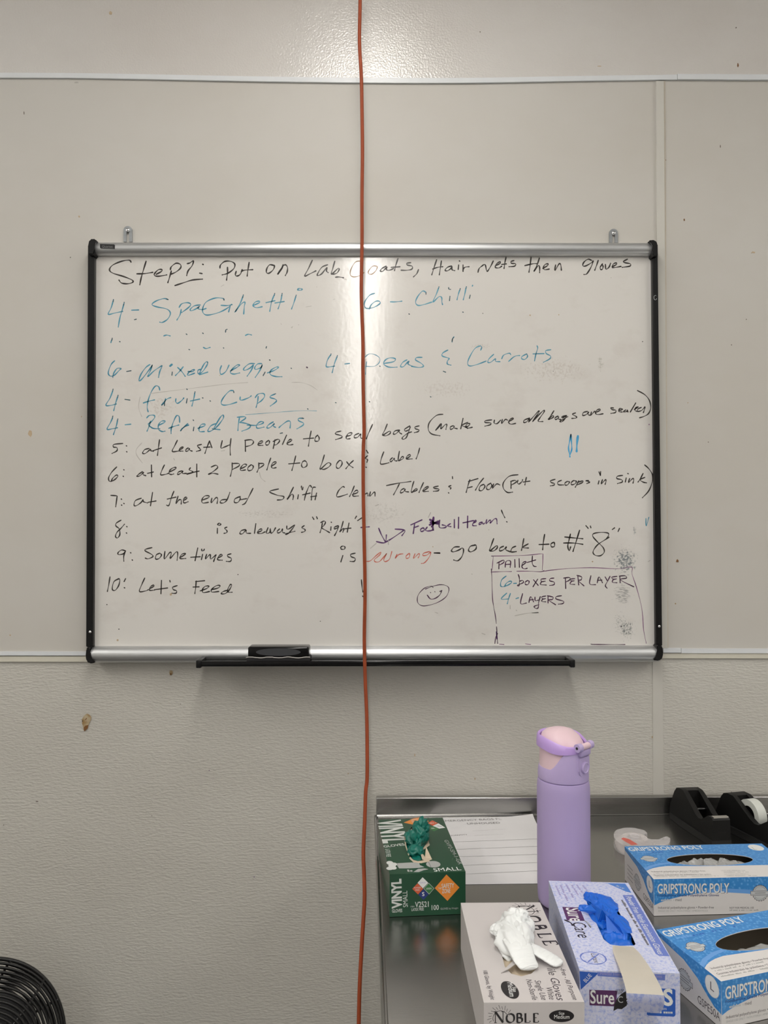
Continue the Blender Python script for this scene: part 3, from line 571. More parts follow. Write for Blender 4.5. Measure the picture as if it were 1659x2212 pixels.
('handwriting', 600, 880, 'ink_black', 10, """288,205 275,270 265,335/222,272 310,265/345,240 325,260 322,290 350,290 358,265 345,240/545,205 505,215 500,230 550,245 550,262 500,278/590,250 630,240 640,220 610,225 592,255 595,272 625,270/
700,225 665,240 662,262 690,258 715,230 715,262 735,268/818,148 790,210 765,272/945,145 925,195 905,240 965,205 970,225 935,245 905,240/1050,195 1010,205 998,230 1020,228 1050,200 1048,215 1070,230/
1140,160 1095,190 1105,205 1135,190 1145,165 1130,210 1110,260 1085,275 1075,262 1120,225 1155,212/1220,160 1185,170 1190,185 1220,195 1210,210 1180,218/1425,60 1370,70 1310,130 1300,190 1330,230 1400,245/
1410,150 1360,200 1400,150 1415,145 1408,185 1445,150 1460,150 1452,190/1515,158 1490,170 1492,190 1515,180 1525,160 1520,175 1550,185/1600,95 1580,185/1640,130 1590,155 1620,168 1640,182/1620,172 1650,158 1658,140 1632,145 1625,168 1645,178 1680,172/
155,420 140,480 122,545/95,488 190,480/235,460 215,470 205,500 220,520 250,505 250,475 232,460/402,412 385,470 365,535 430,480 458,490 440,515 400,535 368,530/530,460 508,490 508,520 530,525 555,490 550,462 530,460/595,470 620,500 650,520/
652,460 620,490 588,530/765,370 780,395/775,418 755,440 775,450 770,475/761,516 765,519/915,385 895,440 890,490 960,478/990,435 970,455 975,470 995,455 1005,440 1010,460 1030,462/1050,380 1040,460 1075,425 1085,440 1045,462/
1115,440 1145,420 1140,408 1118,420 1112,445 1160,445/1225,352 1212,400 1195,445/135,690 105,750 80,795 120,750 135,765 130,795/178,755 172,790/205,680 205,695 212,712 218,690/292,690 275,675 245,740 230,800/215,755 280,740/
325,690 300,700 290,800/335,740 322,798/285,772 335,765/575,690 560,685 525,720 508,765 530,772 600,750/660,680 640,730 620,770/645,752 690,735 685,715 660,730 650,765 695,765/758,748 775,740 780,765/800,730 795,768 835,730 840,765/
940,675 1040,655 1150,640/1050,660 1030,700 1000,755/1090,700 1065,715 1060,738 1085,730 1100,705 1100,725 1130,730/1175,640 1160,690 1155,735 1195,700 1200,715 1160,735/1258,650 1235,700 1220,735/1262,718 1300,692 1295,683 1265,700 1255,725 1300,725/
1385,680 1345,690 1355,700 1390,705 1385,720 1345,725/1508,598 1510,615/1495,675 1475,685 1495,695 1490,705/1474,737 1477,740"""),
('handwriting', 1000, 830, 'ink_black', 10, """248,308 195,315 192,330 240,335 235,350 190,362/272,310 270,335 295,340 325,310/340,305 335,340 365,305 385,310/395,322 435,300 430,292 405,305 395,330 415,345 455,338/575,292 530,310 525,330 550,325 575,295 568,325/
568,325 600,290 650,235 658,238 630,280 600,325 660,260 698,225 700,240 665,290 650,320 690,322/785,230 760,270 735,305 775,270 780,285 745,305/820,275 795,290 800,305 820,295 825,280 825,300 845,305/895,270 855,280 860,290 895,275 870,310 850,325 840,318 905,280/
972,248 945,260 980,280 975,292 940,295/1075,235 1040,245 1035,270 1065,262 1085,240 1080,262 1100,268/1110,240 1105,268 1135,235 1140,240/1150,242 1185,225 1180,215 1155,225 1145,250 1165,262 1210,255/1300,205 1275,205 1290,220 1320,225 1315,245 1278,252/
1350,228 1380,215 1355,210 1345,235 1375,240/1405,222 1385,240 1415,235 1420,220 1425,240/1492,162 1445,240/1480,218 1515,195 1495,200 1485,225 1505,235/1540,200 1510,215 1510,235 1545,225 1572,195 1565,225 1558,245/1507,55 1570,90 1610,140 1622,200 1605,250 1570,275 1525,290"""),
('handwriting', 1000, 830, 'ink_blue', 12, "932,435 920,500 912,550 920,600 924,628/932,435 938,510 940,560 926,605"),
('handwriting', 1000, 830, 'ink_blue', 19, "993,448 985,510 982,580"),
('handwriting', 1000, 980, 'ink_black', 10, """60,225 45,270 28,335/48,240 130,215/45,295 80,285/178,212 140,260 108,315/180,265 150,280 140,315 165,318 190,285 180,265/240,255 210,275 205,305 230,308 250,275 238,255/265,262 255,300 290,262 318,270/475,182 400,195 350,250 350,300 385,335 428,332/
415,245 415,300/412,240 450,230 460,245 420,270/475,230 470,250 485,262 510,240 515,225/548,205 540,240 535,270/520,245 578,237/795,222 755,235 765,250 790,258 785,272 755,278/850,230 820,245 825,268 870,270/900,240 880,255 885,272 905,268 920,245 905,240/
955,232 935,250 938,268 965,262 980,240 960,232/1000,235 985,262 970,290/1000,245 1035,235 1030,250 985,270/1085,232 1060,235 1095,245 1070,258/1175,158 1187,188/1189,155 1187,188/1175,235 1168,262/1205,225 1195,262 1230,225 1235,240 1228,265/
1378,188 1335,195 1330,215 1370,225 1375,245 1335,258/1410,210 1402,245/1423,171 1428,174/1440,215 1430,250 1465,215 1475,225 1468,255/1555,172 1530,220 1512,245/1570,205 1530,225 1555,245 1585,252/1570,98 1605,130 1635,180 1635,240 1605,320 1550,380/
332,488 345,520 362,553/377,587 381,590/1062,622 1082,645/1100,625 1105,640/1290,655 1310,640/1340,672 1352,645/1262,722 1225,745 1165,785 1130,830 1125,860 1150,880 1190,880 1220,850 1210,810 1160,760 1122,715 1130,690 1190,680 1250,685 1258,705 1240,735"""),
('handwriting', 1000, 980, 'ink_purple', 10, "90,600 115,585 110,575 90,595 85,620 115,622/165,590 140,600 140,612 160,605 165,595 175,610 185,600/205,570 200,605 230,575 240,580 235,600 270,565 290,565 295,605"),
('handwriting', 1000, 980, 'ink_teal', 8, "1580,560 1583,625 1605,550"),
('handwriting', 880, 1130, 'ink_black', 11, """448,205 405,208 380,238 400,248 445,232 475,215 485,240 470,290 435,325 400,318/590,190 545,200 528,235 550,248 590,225 595,195 580,188/232,258 280,258/745,135 725,190 710,240 770,195 775,215 745,240 712,240/830,200 800,215 798,240 830,230 855,205 850,230 890,248/
935,200 905,215 895,248 940,246/1005,135 995,190 985,235/1042,180 995,210 1045,215/1185,98 1175,160 1168,230/1138,185 1222,182/1265,165 1240,180 1245,205 1270,200 1270,170/1408,95 1395,150 1385,200 1398,238 1410,205/1487,62 1460,150 1430,245/1360,120 1440,128 1515,135/1350,172 1430,172 1515,183"""),
('handwriting', 220, 1090, 'ink_black', 10, """165,135 125,160 122,185 150,210 155,260 135,288 118,275 130,240 165,205 195,170/214,189 218,192/211,244 215,247/998,205 997,248/1000,170 1015,160 1028,170 1012,180 1000,172/1080,195 1060,205 1080,225 1078,242 1055,248/
1240,215 1205,225 1192,250 1215,252 1245,220 1248,245 1285,248/1330,165 1318,248/1345,240 1380,225 1378,210 1355,220 1345,245 1375,250 1410,235/1435,200 1420,245 1450,240 1455,205 1460,245 1480,235 1500,200/1535,210 1515,230 1520,245 1545,235 1560,210 1560,238 1580,245/
205,400 170,392 140,415 145,432 185,425 205,400 190,440 190,488/247,415 251,418/261,477 265,480/432,372 380,385 375,400 430,430 440,450 400,468 375,462/500,420 470,435 465,470 495,465 515,435 500,420/545,405 540,470 585,415 600,420 590,465 640,410 655,420 650,480/
680,455 720,430 720,422 690,430 675,465 725,465/828,375 805,485/768,455 850,450/870,430 860,475/862,385 865,400 880,395 885,385/905,430 895,470 935,430 940,470 985,435 980,450 965,492/1005,460 1040,440 1030,430 1010,445 1000,475 1040,480/
1115,425 1085,435 1090,450 1118,465 1110,490 1075,490/70,625 60,690 48,750/150,640 105,665 90,730 115,740 145,700 155,650 140,640/205,640 192,665/193,717 198,720/370,635 345,690 325,750 380,745 400,735/415,725 450,705 445,695 420,710 412,740 455,738/
515,655 510,770/455,735 568,720/587,655 590,668/650,700 610,715 620,735 645,745 640,765 605,765/815,660 810,720 803,768/810,665 888,657/788,712 840,710/850,745 905,725 925,705 895,705 870,730 875,760 930,750/945,735 1005,720 1020,700 990,700 950,730 950,755 1010,750/
1085,740 1050,750 1030,768 1060,770 1095,745 1120,700 1110,690 1090,725 1088,755 1125,757"""),
('handwriting', 600, 1080, 'ink_black', 10, """78,225 80,250 100,248 148,215 110,270 80,298 72,292 148,270/228,222 208,240 235,255 232,272 205,280/300,148 312,168/335,145 342,162/385,200 378,240 365,282/372,195 400,182 412,195 395,225 378,240 410,260 448,282/460,232 457,262/461,191 464,194/
522,222 490,235 490,250 515,240 525,225 510,270 490,308/565,185 550,240 535,275 565,245 570,255 562,278/615,200 600,278/570,250 632,243/668,160 680,140/690,178 725,155/545,408 560,398 580,405 575,425 550,425 542,410/562,480 545,535/
668,460 630,470 635,490 668,505 660,530 625,530/722,690 728,750 735,795/732,830 736,834/1352,458 1400,460"""),
('handwriting', 600, 1080, 'ink_red', 8, """768,530 800,525 850,480 890,450 880,475 835,515 845,535 880,530 925,480 940,462 915,515 930,532 965,510 985,445/1030,470 1015,505 1045,472 1080,465/1135,460 1108,485 1112,505 1135,495 1140,465/
1185,465 1172,505 1215,465 1225,475 1212,500/1310,445 1260,460 1255,480 1290,475 1320,450 1310,490 1270,540 1240,548"""),
('handwriting', 600, 1080, 'ink_purple', 11, """718,238 750,235 790,232/872,245 895,300 928,360/853,360 925,368 938,302/925,368 990,330 1085,265/1015,252 1097,262 1072,308/1182,205 1170,290/1150,215 1245,172/1175,240 1215,225/1255,240 1232,255 1240,272 1265,262 1260,242/
1290,235 1275,260 1300,268 1345,260/1398,175 1395,235 1440,240 1455,225 1420,215/1490,205 1465,225 1495,230/1525,170 1525,240/1562,150 1560,245/1640,140 1638,240/1600,198 1690,178"""),
('handwriting', 600, 1080, 'ink_purple', 18, "1345,152 1340,200 1340,258/1312,215 1388,185/1315,170 1350,200 1330,230/1320,195 1385,205"),
('smiling_face_sketch', 880, 1130, 'ink_dpurple', 7, "222,555 205,545 150,560 100,610 85,660 100,700 150,715 250,690 330,640 358,580 345,545 290,532 220,545 155,570/199,599 202,602/236,591 239,594"),
('smiling_face_sketch', 880, 1130, 'ink_dpurple', 9, "172,622 200,655 240,650 280,620 295,585/280,590 298,583"),
('pallet_box_drawing', 880, 1130, 'ink_mauve', 6, "728,285 740,290 737,340 732,400/725,285 900,282 1060,275 1160,265 1170,285 1165,405/722,423 800,420 900,418/945,415 1050,415 1150,420 1180,408"),
('pallet_box_drawing', 1000, 1190, 'ink_mauve', 6, "680,178 850,157 1100,145 1340,155 1455,140 1460,200 1500,320 1545,500 1560,680 1583,798/315,805 355,808/540,803 585,808"),
('pallet_box_drawing', 1000, 1190, 'ink_dpurple', 7, "245,155 248,200 255,400 265,480 280,560 288,625/290,655 295,720 300,800/275,800 285,740 300,715/1105,805 1120,807/1120,807 1250,808 1400,808"),
('pallet_box_drawing', 1000, 1190, 'ink_purple', 12, "290,700 294,760"),
('handwriting', 1000, 1190, 'ink_dpurple', 9, """312,95 310,155/295,105 350,80 352,100 320,120/365,140 372,92 410,88 408,142/365,118 412,115/448,75 450,142/485,68 488,142/508,128 545,100 540,92 515,105 510,140 530,155 555,150/600,45 598,100 610,130 632,135/555,100 628,78/
478,205 488,240 485,298 470,295 520,275 515,255 490,262/560,255 538,270 540,290 562,290 572,265 558,255/610,250 650,298/645,245 605,310/715,240 675,245 680,265 710,262/680,265 670,290 720,295/785,235 755,240 750,258 788,270 785,292 750,298/
885,240 888,325/870,235 920,230 922,250 890,268/965,240 925,245 940,260 960,258/940,260 925,285 965,290/992,215 1000,295/985,212 1025,225 1020,250 998,258 1045,302/1105,215 1095,285 1145,292/1160,275 1175,225 1205,275/1162,255 1200,252/
1228,225 1245,255/1270,220 1250,260 1230,300 1245,322/1330,220 1285,228 1300,245 1325,242/1300,245 1290,270 1330,275/1355,225 1358,275/1350,218 1400,215 1412,235 1360,250 1475,310/515,370 498,455 548,450/570,445 585,395 610,440/572,425 608,420/
622,400 625,430 650,425/668,395 655,440 650,490 630,497 615,480 655,465/715,390 680,398 690,415 712,412/690,415 680,435 715,440/735,395 735,450/730,388 778,400 770,420 740,425 800,465/850,388 808,395 805,415 868,435 862,455 825,460"""),
('handwriting', 1000, 1190, 'ink_teal', 9, "372,218 335,250 325,295 340,310 390,295 422,270 405,262 375,280 360,308/438,281 462,280/378,365 330,415 395,415/410,368 395,410 383,457/458,412 480,405"),
('faint_mark', 1000, 1190, 'ink_grey', 8, "450,560 550,540 650,533/408,470 408,500/165,712 190,722/1600,92 1615,84/460,512 464,516"),
('faint_mark', 220, 740, 'ink_grey', 5, "420,440 640,412 900,380 1080,358 1260,345/1640,345 1720,345 1800,370 1860,410/330,470 318,560 345,640"),
('faint_mark', 220, 900, 'ink_grey', 6, "345,228 300,280 300,330 350,400/1360,480 1375,530 1410,560/620,360 628,375/1030,298 1060,292"),
('faint_mark', 880, 1130, 'ink_grey', 7, "240,770 262,778/1075,775 1130,772/555,440 560,440/700,57 704,58"),
('faint_mark', 600, 1080, 'ink_grey', 8, "800,418 850,375/955,350 955,385/1300,150 1320,110/845,50 870,40"),
('faint_mark', 620, 545, 'ink_grey', 5, "400,408 412,404/165,472 210,465/480,225 515,238/98,625 103,627/255,298 260,300/35,650 42,645"),
('faint_mark', 220, 545, 'ink_grey', 5, "1030,295 1055,280/1640,655 1648,640/510,108 518,110/1545,618 1552,622"),
]
def write_board():
    """every word (strokes of one ink that nearly touch) is a part of its own; stray dots are joined"""
    groups = {}
    for name, ox, oy, ik, wd, data in INK:
        for st in data.replace('\n', '').split('/'):
            pts = [(ox + float(a) / 3.9976, oy + float(b) / 3.9976) for a, b in (q.split(',') for q in st.split())]
            fam = 'teal' if 'teal' in ik else ik
            if name in ('handwriting', 'faint_mark'): key = (name, fam)
            else: key = (name, '')
            groups.setdefault(key, []).append((pts, ik, wd))
    for (name, fam), sts in groups.items():
        n = len(sts); bb = [(min(p[0] for p in s_[0]), max(p[0] for p in s_[0]), min(p[1] for p in s_[0]), max(p[1] for p in s_[0])) for s_ in sts]
        par = list(range(n))
        def find(a):
            while par[a] != a: a = par[a]
            return a
        for a in range(n):
            for b in range(a):
                A, B = bb[a], bb[b]
                if name != 'handwriting' and name != 'faint_mark' or (A[0] - 6.5 < B[1] and B[0] - 6.5 < A[1] and A[2] - 3 < B[3] and B[2] - 3 < A[3]): par[find(a)] = find(b)
        cl = {}
        for a in range(n): cl.setdefault(find(a), []).append(a)
        small = [a for v in cl.values() if max(bb[k][1] for k in v) - min(bb[k][0] for k in v) < 9 and max(bb[k][3] for k in v) - min(bb[k][2] for k in v) < 9 for a in v]
        sets = [(v, False) for v in cl.values() if v[0] not in small] + ([(small, True)] if small else [])
        for v, stuff in sets:
            P = Print((0, BOARD_Y, 0), (1, 0, 0), (0, 0, 1))
            for a in v:
                pts, ik, wd = sts[a]; q = crom([(*P.px(*p), 0) for p in pts], 5); w_ = wd / 4.0 * 1.18 * BOARD_Y / FPX
                P.k = 0; ribbon(P, q, w_, ik)
                for e in (q[0], q[-1]): P.k = 0; P.ell((e.x, e.y), w_ * 0.42, w_ * 0.42, ik, 10, uv=True)
            o = P.done('ink_specks' if stuff else ('handwritten_word' if name == 'handwriting' else name)); o.parent = board
            if stuff: o['kind'] = 'stuff'
write_board()
SPECK = [(231, 1306, 1.4, 'ink_black'), (257, 1359, 1.6, 'ink_black'), (254, 1383, 2.6, 'tan_fleck'), (369, 1284, 3.2, 'tan_fleck'), (935, 1181, 1.4, 'tan_fleck'), (1280, 1213, 1.8, 'tan_fleck'), (1145, 681, 2, 'tan_fleck'), (1207, 680, 1.5, 'tan_fleck'),
         (1043, 677, 1.2, 'ink_black'), (1388, 738, 1.2, 'ink_black'), (514, 1241, 1.4, 'ink_black'), (1342, 1353, 1.6, 'ink_black'), (1195, 802, 1, 'ink_black'), (692, 1342, 1.2, 'ink_black'), (1320, 600, 1, 'ink_grey'), (884, 678, 1, 'ink_black'), (475, 811, 1.2, 'tan_fleck'), (1402, 917, 1.5, 'ink_mauve')]
for px, py, r, m in SPECK:
    blotch(px, py, r, r, M[m], BOARD_Y, board, 'fleck', 9, 0.3)
# ================================================================ steel table
bl, fl = T(812.5, 1762), T(832, 2212); dirv = (fl - bl).normalized(); fl = bl + dirv * 0.98; XR = 1.72; BACK = 1.6165
table = thing('steel_table', 'stainless steel work table with a low upstand against the wall', 'table', (0, 0, 0))
bm = bmesh.new(); prism(bm, [(bl.x, BACK), (fl.x, fl.y), (XR, fl.y), (XR, BACK)], lambda u, v, t: Vector((u, v, t)), TABLE_Z - 0.038, TABLE_Z - 0.00005)
bmesh.ops.bevel(bm, geom=[e for e in bm.edges if all(v.co.z > TABLE_Z - 0.01 for v in e.verts)], offset=0.004, segments=3, affect='EDGES')
obj('table_top', fixn(bm), M['steel'], table, True)
zb = W(812, 1722.5, 1.620).z
bm = bmesh.new(); abox(bm, bl.x, XR, BACK + 0.0012, 1.6335, TABLE_Z - 0.038, zb, 0.0022, 3); obj('upstand', fixn(bm), M['steel'], table, True)
bm = bmesh.new(); tube(bm, [(bl.x + 0.002, BACK + 0.0005, TABLE_Z + 0.0002), (XR, BACK + 0.0005, TABLE_Z + 0.0002)], 0.0022, 8); obj('weld_seam', fixn(bm), M['steel'], table, True)
bm = bmesh.new(); P = [bl + dirv * q + Vector((-0.0020, 0, -0.0002)) for q in (0.002, 0.3, 0.6, 0.975)]; tube(bm, P, 0.0026, 10); obj('rolled_edge', fixn(bm), M['steel'], table, True)
for lx, ly in ((bl.x + 0.06, 1.55), (XR - 0.06, 1.55), (fl.x + 0.06, fl.y + 0.06), (XR - 0.06, fl.y + 0.06)):
    bm = bmesh.new(); lathe(bm, [(0.020, 0.03), (0.020, TABLE_Z - 0.038)], 24); lg = obj('leg', fixn(bm), M['steel'], table, True, loc=(lx, ly, 0))
    bm = bmesh.new(); lathe(bm, [(0.013, 0.0), (0.017, 0.006), (0.017, 0.028), (0.013, 0.032)], 20); obj('foot', fixn(bm), M['zinc'], lg, True)
bm = bmesh.new(); abox(bm, fl.x + 0.03, XR - 0.03, fl.y + 0.03, 1.58, 0.25, 0.275, 0.004); obj('lower_shelf', fixn(bm), M['steel'], table, True)
TZ = TABLE_Z
# ================================================================ paper form on the table
pa, pb, pc = T(1166, 1768), T(1162, 1909), T(1003, 1911)
sheet_t = thing('paper_form', 'white lined paper form headed EMERGENCY BAGS FOR THE UNHOUSED, partly under the green glove box', 'paper', (0, 0, TZ))
pu = (pb - pc).normalized(); pu.z = 0; pv = Vector((-pu.y, pu.x, 0)); WD = 0.218; LN = 0.300; O = pb - pu * (WD - 0.058); O.z = 0.0006
bm = bmesh.new(); gx, gy = 14, 18; vs = []
for j in range(gy + 1):
    for i in range(gx + 1):
        u = WD * i / gx; v = LN * j / gy; z = 0.0
        ex = max(0, (v - LN + 0.05) / 0.05) * max(0, (u - WD + 0.09) / 0.09); z += 0.006 * ex * ex
        p = O + pu * u + pv * v; vs.append(bm.verts.new((p.x, min(p.y, BACK - 0.001), p.z + z)))
for j in range(gy):
    for i in range(gx):
        a = j * (gx + 1) + i; bm.faces.new((vs[a], vs[a + 1], vs[a + gx + 2], vs[a + gx + 1]))
r = bmesh.ops.extrude_face_region(bm, geom=bm.faces[:])
for e in r['geom']:
    if isinstance(e, bmesh.types.BMVert): e.co.z -= 0.0003
obj('sheet', fixn(bm), M['white_paper'], sheet_t, True)
pr = Print(O + Vector((0, 0, 0.0002)), pu, pv, sheet_t)
pr.text('EMERGENCY BAGS FOR THE', (956, 1775.5), (1124, 1769), 0.0098, 'print_grey'); pr.text('UNHOUSED', (1010, 1781), (1081, 1779), 0.0098, 'print_grey')
pr.text('PACKET QUANTITY', (940, 1807.5), (1010, 1804), 0.0050, 'print_grey')
for a, b in [((1021, 1795), (1092, 1791)), ((1025, 1805), (1088, 1802))]: pr.line([a, b], 0.0005, 'print_lgrey')
for a, b in [((975, 1819), (1162, 1812)), ((980, 1835), (1162, 1828)), ((985, 1851), (1162, 1845.5)), ((985, 1870), (1162, 1863)), ((985, 1889), (1162, 1881))]: pr.line([a, b], 0.0008, 'rule')
pr.done('printed_form')
# ================================================================ glove cartons
def carton(name, label, loc, rz, w, d, h, m, hole=None, side_m=None, group='glove boxes on the steel table'):
    t = thing(name, label, 'box', loc, rz, group)
    wall = 0.0007
    bm = bmesh.new()
    hb = h - wall - 0.00002; e = 0.00002
    abox(bm, e, w - e, e, d - e, 0, wall); abox(bm, 0, w, 0, wall, 0, hb); abox(bm, 0, w, d - wall, d, 0, hb)
    abox(bm, 0, wall, wall + e, d - wall - e, 0, hb); abox(bm, w - wall, w, wall + e, d - wall - e, 0, hb)
    body = obj('carton_body', fixn(bm), [m], t)
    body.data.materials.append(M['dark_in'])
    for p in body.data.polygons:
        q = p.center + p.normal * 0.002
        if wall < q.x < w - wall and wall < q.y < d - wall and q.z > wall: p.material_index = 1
    def lid_geo(z0, z1, outline, hol, mm, nm):
        bm = bmesh.new()
        def loop(pts, z): 
            v = [bm.verts.new((x, y, z)) for x, y in pts]; return v, [bm.edges.new((v[i], v[(i + 1) % len(v)])) for i in range(len(v))]
        a, ea = loop(outline, z1); b, eb = loop(hol, z1)
        bmesh.ops.triangle_fill(bm, edges=ea + eb, use_beauty=True, normal=(0, 0, 1))
        a2, ea2 = loop(outline, z0); b2, eb2 = loop(hol, z0)
        bmesh.ops.triangle_fill(bm, edges=ea2 + eb2, use_beauty=True, normal=(0, 0, -1))
        for p, q in ((a, a2), (b, b2)):
            for i in range(len(p)): bm.faces.new((p[i], p[(i + 1) % len(p)], q[(i + 1) % len(q)], q[i]))
        return obj(nm, fixn(bm), mm, t)
    rect = [(0, 0), (w, 0), (w, d), (0, d)]
    if hole: lid_geo(h - wall, h, rect, hole, m, 'carton_top')
    t['w'], t['d'], t['h'] = w, d, h
    return t
def faces(t):
    w, d, h = t['w'], t['d'], t['h']
    return (Print((0, 0, h), (1, 0, 0), (0, 1, 0), t), Print((0, 0, 0), (1, 0, 0), (0, 0, 1), t), Print((0, d, 0), (0, -1, 0), (0, 0, 1), t))
def toploc(t, x, y, h=None):
    """photo pixel -> local point on (or above) the carton top"""
    p = T(x, y, t['h'] if h is None else h); Mw = Matrix.Translation(t.location) @ Matrix.Rotation(t.rotation_euler.z, 4, 'Z'); return Mw.inverted() @ p
def corner_rot(a, b): return math.atan2(b.y - a.y, b.x - a.x)
def crumple(t, name, outline, base, dome, amp, freq, seed, m, n=34, sharp=False, flat=1.4):
    c = Vector((sum(p[0] for p in outline) / len(outline), sum(p[1] for p in outline) / len(outline))); K = 96; bm = bmesh.new(); rings = []
    L = [Vector(p) for p in outline]; out = []
    per = [0]
    for i in range(len(L)): per.append(per[-1] + (L[(i + 1) % len(L)] - L[i]).length)
    for k in range(K):
        s_ = per[-1] * k / K; i = max(j for j in range(len(L)) if per[j] <= s_ + 1e-12); f = (s_ - per[i]) / max(per[i + 1] - per[i], 1e-9); out.append(L[i].lerp(L[(i + 1) % len(L)], min(f, 1)))
    off = Vector((seed * 3.7, seed * 1.3, seed * 0.7))
    cv = bm.verts.new((c.x, c.y, base + dome)); 
    for i in range(1, n + 1):
        r = i / n; ring = []
        for k in range(K):
            p = c + (out[k] - c) * r; q = Vector((p.x * freq, p.y * freq * 0.8, 0)) + off
            wv = noise.noise_vector(q * 0.6)
            a1 = 1 - abs(noise.noise(q + wv * 1.3)) * 2.2; a2 = 1 - abs(noise.noise(q * 2.1 + wv * 2 + Vector((5, 1, 2)))) * 2.2
            z = base + dome * (1 - r ** (2.2 * flat)) + amp * (a1 ** (3 if sharp else 1.5 if a1 > 0 else 1) if a1 > 0 else a1) * (1 - 0.55 * r ** 3) + amp * 0.35 * a2
            dx = noise.noise(q * 1.4 + Vector((9, 9, 0))) * amp * 1.1; dy = noise.noise(q * 1.4 + Vector((0, 19, 4))) * amp * 1.1
            k2 = 1 - r ** 4
            ring.append(bm.verts.new((p.x + dx * k2, p.y + dy * k2, z)))
        rings.append(ring)
    for k in range(K): bm.faces.new((cv, rings[0][k], rings[0][(k + 1) % K]))
    for A, B in zip(rings, rings[1:]):
        for k in range(K): bm.faces.new((A[k], B[k], B[(k + 1) % K], A[(k + 1) % K]))
    return obj(name, fixn(bm), m, t, False if sharp else 'all')
def lobe(bm, c, rad, rot=(0, 0, 0), amp=0.2, freq=2.2, seed=1, u=56, v=32, aniso=(1.5, .8, 1.2)):
    from mathutils import Euler
    E_ = Euler(rot).to_matrix(); off = Vector((seed * 2.3, seed * 5.1, seed)); g = []
    for j in range(v + 1):
        th = math.pi * j / v; row = []
        for i in range(u):
            ph = 2 * math.pi * i / u; d = Vector((math.sin(th) * math.cos(ph), math.sin(th) * math.sin(ph), math.cos(th)))
            q = Vector((d.x * freq * aniso[0], d.y * freq * aniso[1], d.z * freq * aniso[2])) + off; a = 1 - 2.0 * abs(noise.noise(q + noise.noise_vector(q * 0.7))); b = 1 - 2.0 * abs(noise.noise(q * 2.3 + Vector((3, 3, 3))))
            s_ = 1 + amp * (a + 0.16 * b - 0.4); row.append(Vector(c) + E_ @ Vector((d.x * rad[0] * s_, d.y * rad[1] * s_, d.z * rad[2] * s_)))
        g.append(row)
    top = bm.verts.new(g[0][0]); bot = bm.verts.new(g[v][0]); vs = [[bm.verts.new(p) for p in row] for row in g[1:v]]
    for i in range(u):
        bm.faces.new((top, vs[0][i], vs[0][(i + 1) % u])); bm.faces.new((bot, vs[-1][(i + 1) % u], vs[-1][i]))
    for A, B in zip(vs, vs[1:]):
        for i in range(u): bm.faces.new((A[i], B[i], B[(i + 1) % u], A[(i + 1) % u]))
def finger(bm, pts, rad, thick, n=16, sub=14, seed=0):
    """flattened empty glove finger with a rounded tip"""
    q = crom(pts, sub); N = len(q); rings = []
    for i, p in enumerate(q):
        d = (q[min(i + 1, N - 1)] - q[max(i - 1, 0)]).normalized(); a = d.cross(Vector((0, 0, 1))).normalized(); b = a.cross(d)
        e = i / (N - 1); e = 1 - (1 - e) ** 1.0; r = (rad[0] + (rad[1] - rad[0]) * e) * (math.sqrt(max(0, 1 - max(0, (e - 0.60) / 0.403) ** 2.4)))
        r *= 1 + 0.06 * noise.noise(Vector((i * 0.4, seed, 0)))
        rings.append([bm.verts.new(p + a * r * math.cos(t) + b * thick * (0.3 + 0.7 * min(1, r / rad[1])) * math.sin(t) * (1 + 0.5 * noise.noise(Vector((i * 0.35, t, seed))))) for t in [2 * math.pi * k / n for k in range(n)]])
    for A, B in zip(rings, rings[1:]):
        for k in range(n): bm.faces.new((A[k], A[(k + 1) % n], B[(k + 1) % n], B[k]))
    bm.faces.new(rings[0][::-1]); bm.faces.new(rings[-1])
def local(t, pts): return [tuple(toploc(t, x, y)[:2]) for x, y in pts]
def inset(pts, k):
    cx = sum(p[0] for p in pts) / len(pts); cy = sum(p[1] for p in pts) / len(pts); return [(cx + (x - cx) * k, cy + (y - cy) * k) for x, y in pts]
class At:   # minimal stand-in so measuring can be done before the carton exists
    def __init__(s, loc, rz, h): s.location = Vector(loc); s.rotation_euler = Vector((0, 0, rz)); s.h = h
    def __getitem__(s, k): return s.h
# ---------------------------------------------------------------- green vinyl glove box
H = 0.0655
c0 = T(838, 1889.5, H); c1 = T(1002, 1883, H); cb = T(816, 1771, H); rz = corner_rot(c0, c1) * 0.5 + (corner_rot(c0, cb) - math.pi / 2) * 0.5
loc = (c0.x + 0.0025, c0.y, TZ + 0.0005); wd_ = (c1 - c0).length; dp = (cb - c0).length
a_ = At(loc, rz, H)
hole = local(a_, [(882, 1796), (875, 1806), (877, 1826), (882, 1845), (889, 1856), (902, 1860), (914, 1857), (910, 1846), (911, 1838), (921, 1824), (924, 1812), (922, 1800), (926, 1790), (918, 1782), (902, 1780), (890, 1786)])
gb = carton('glove_box', 'dark green box with teal gloves pulled up, at the table left corner', loc, rz, wd_, dp, H, M['card_green'], hole, M['card_green'])
tp, fr, lf = faces(gb)
tp.poly([(872, 1777), (893, 1768), (906, 1766), (927, 1774), (905, 1784)], 'p_orange'); tp.text('SAFETY', (889, 1772.5), (907, 1770.5), 0.006, 'p_offwhite', 0.01); tp.text('ZONE', (890, 1776.5), (906, 1774.5), 0.006, 'p_offwhite', 0.01)
tp.poly([(924, 1778), (934, 1772), (946, 1778), (935, 1784)], 'p_red'); tp.poly([(935, 1784), (947, 1778.5), (962, 1788), (949, 1790)], 'p_white'); tp.poly([(925, 1789), (935, 1784.5), (949, 1790), (938, 1796)], 'p_green')
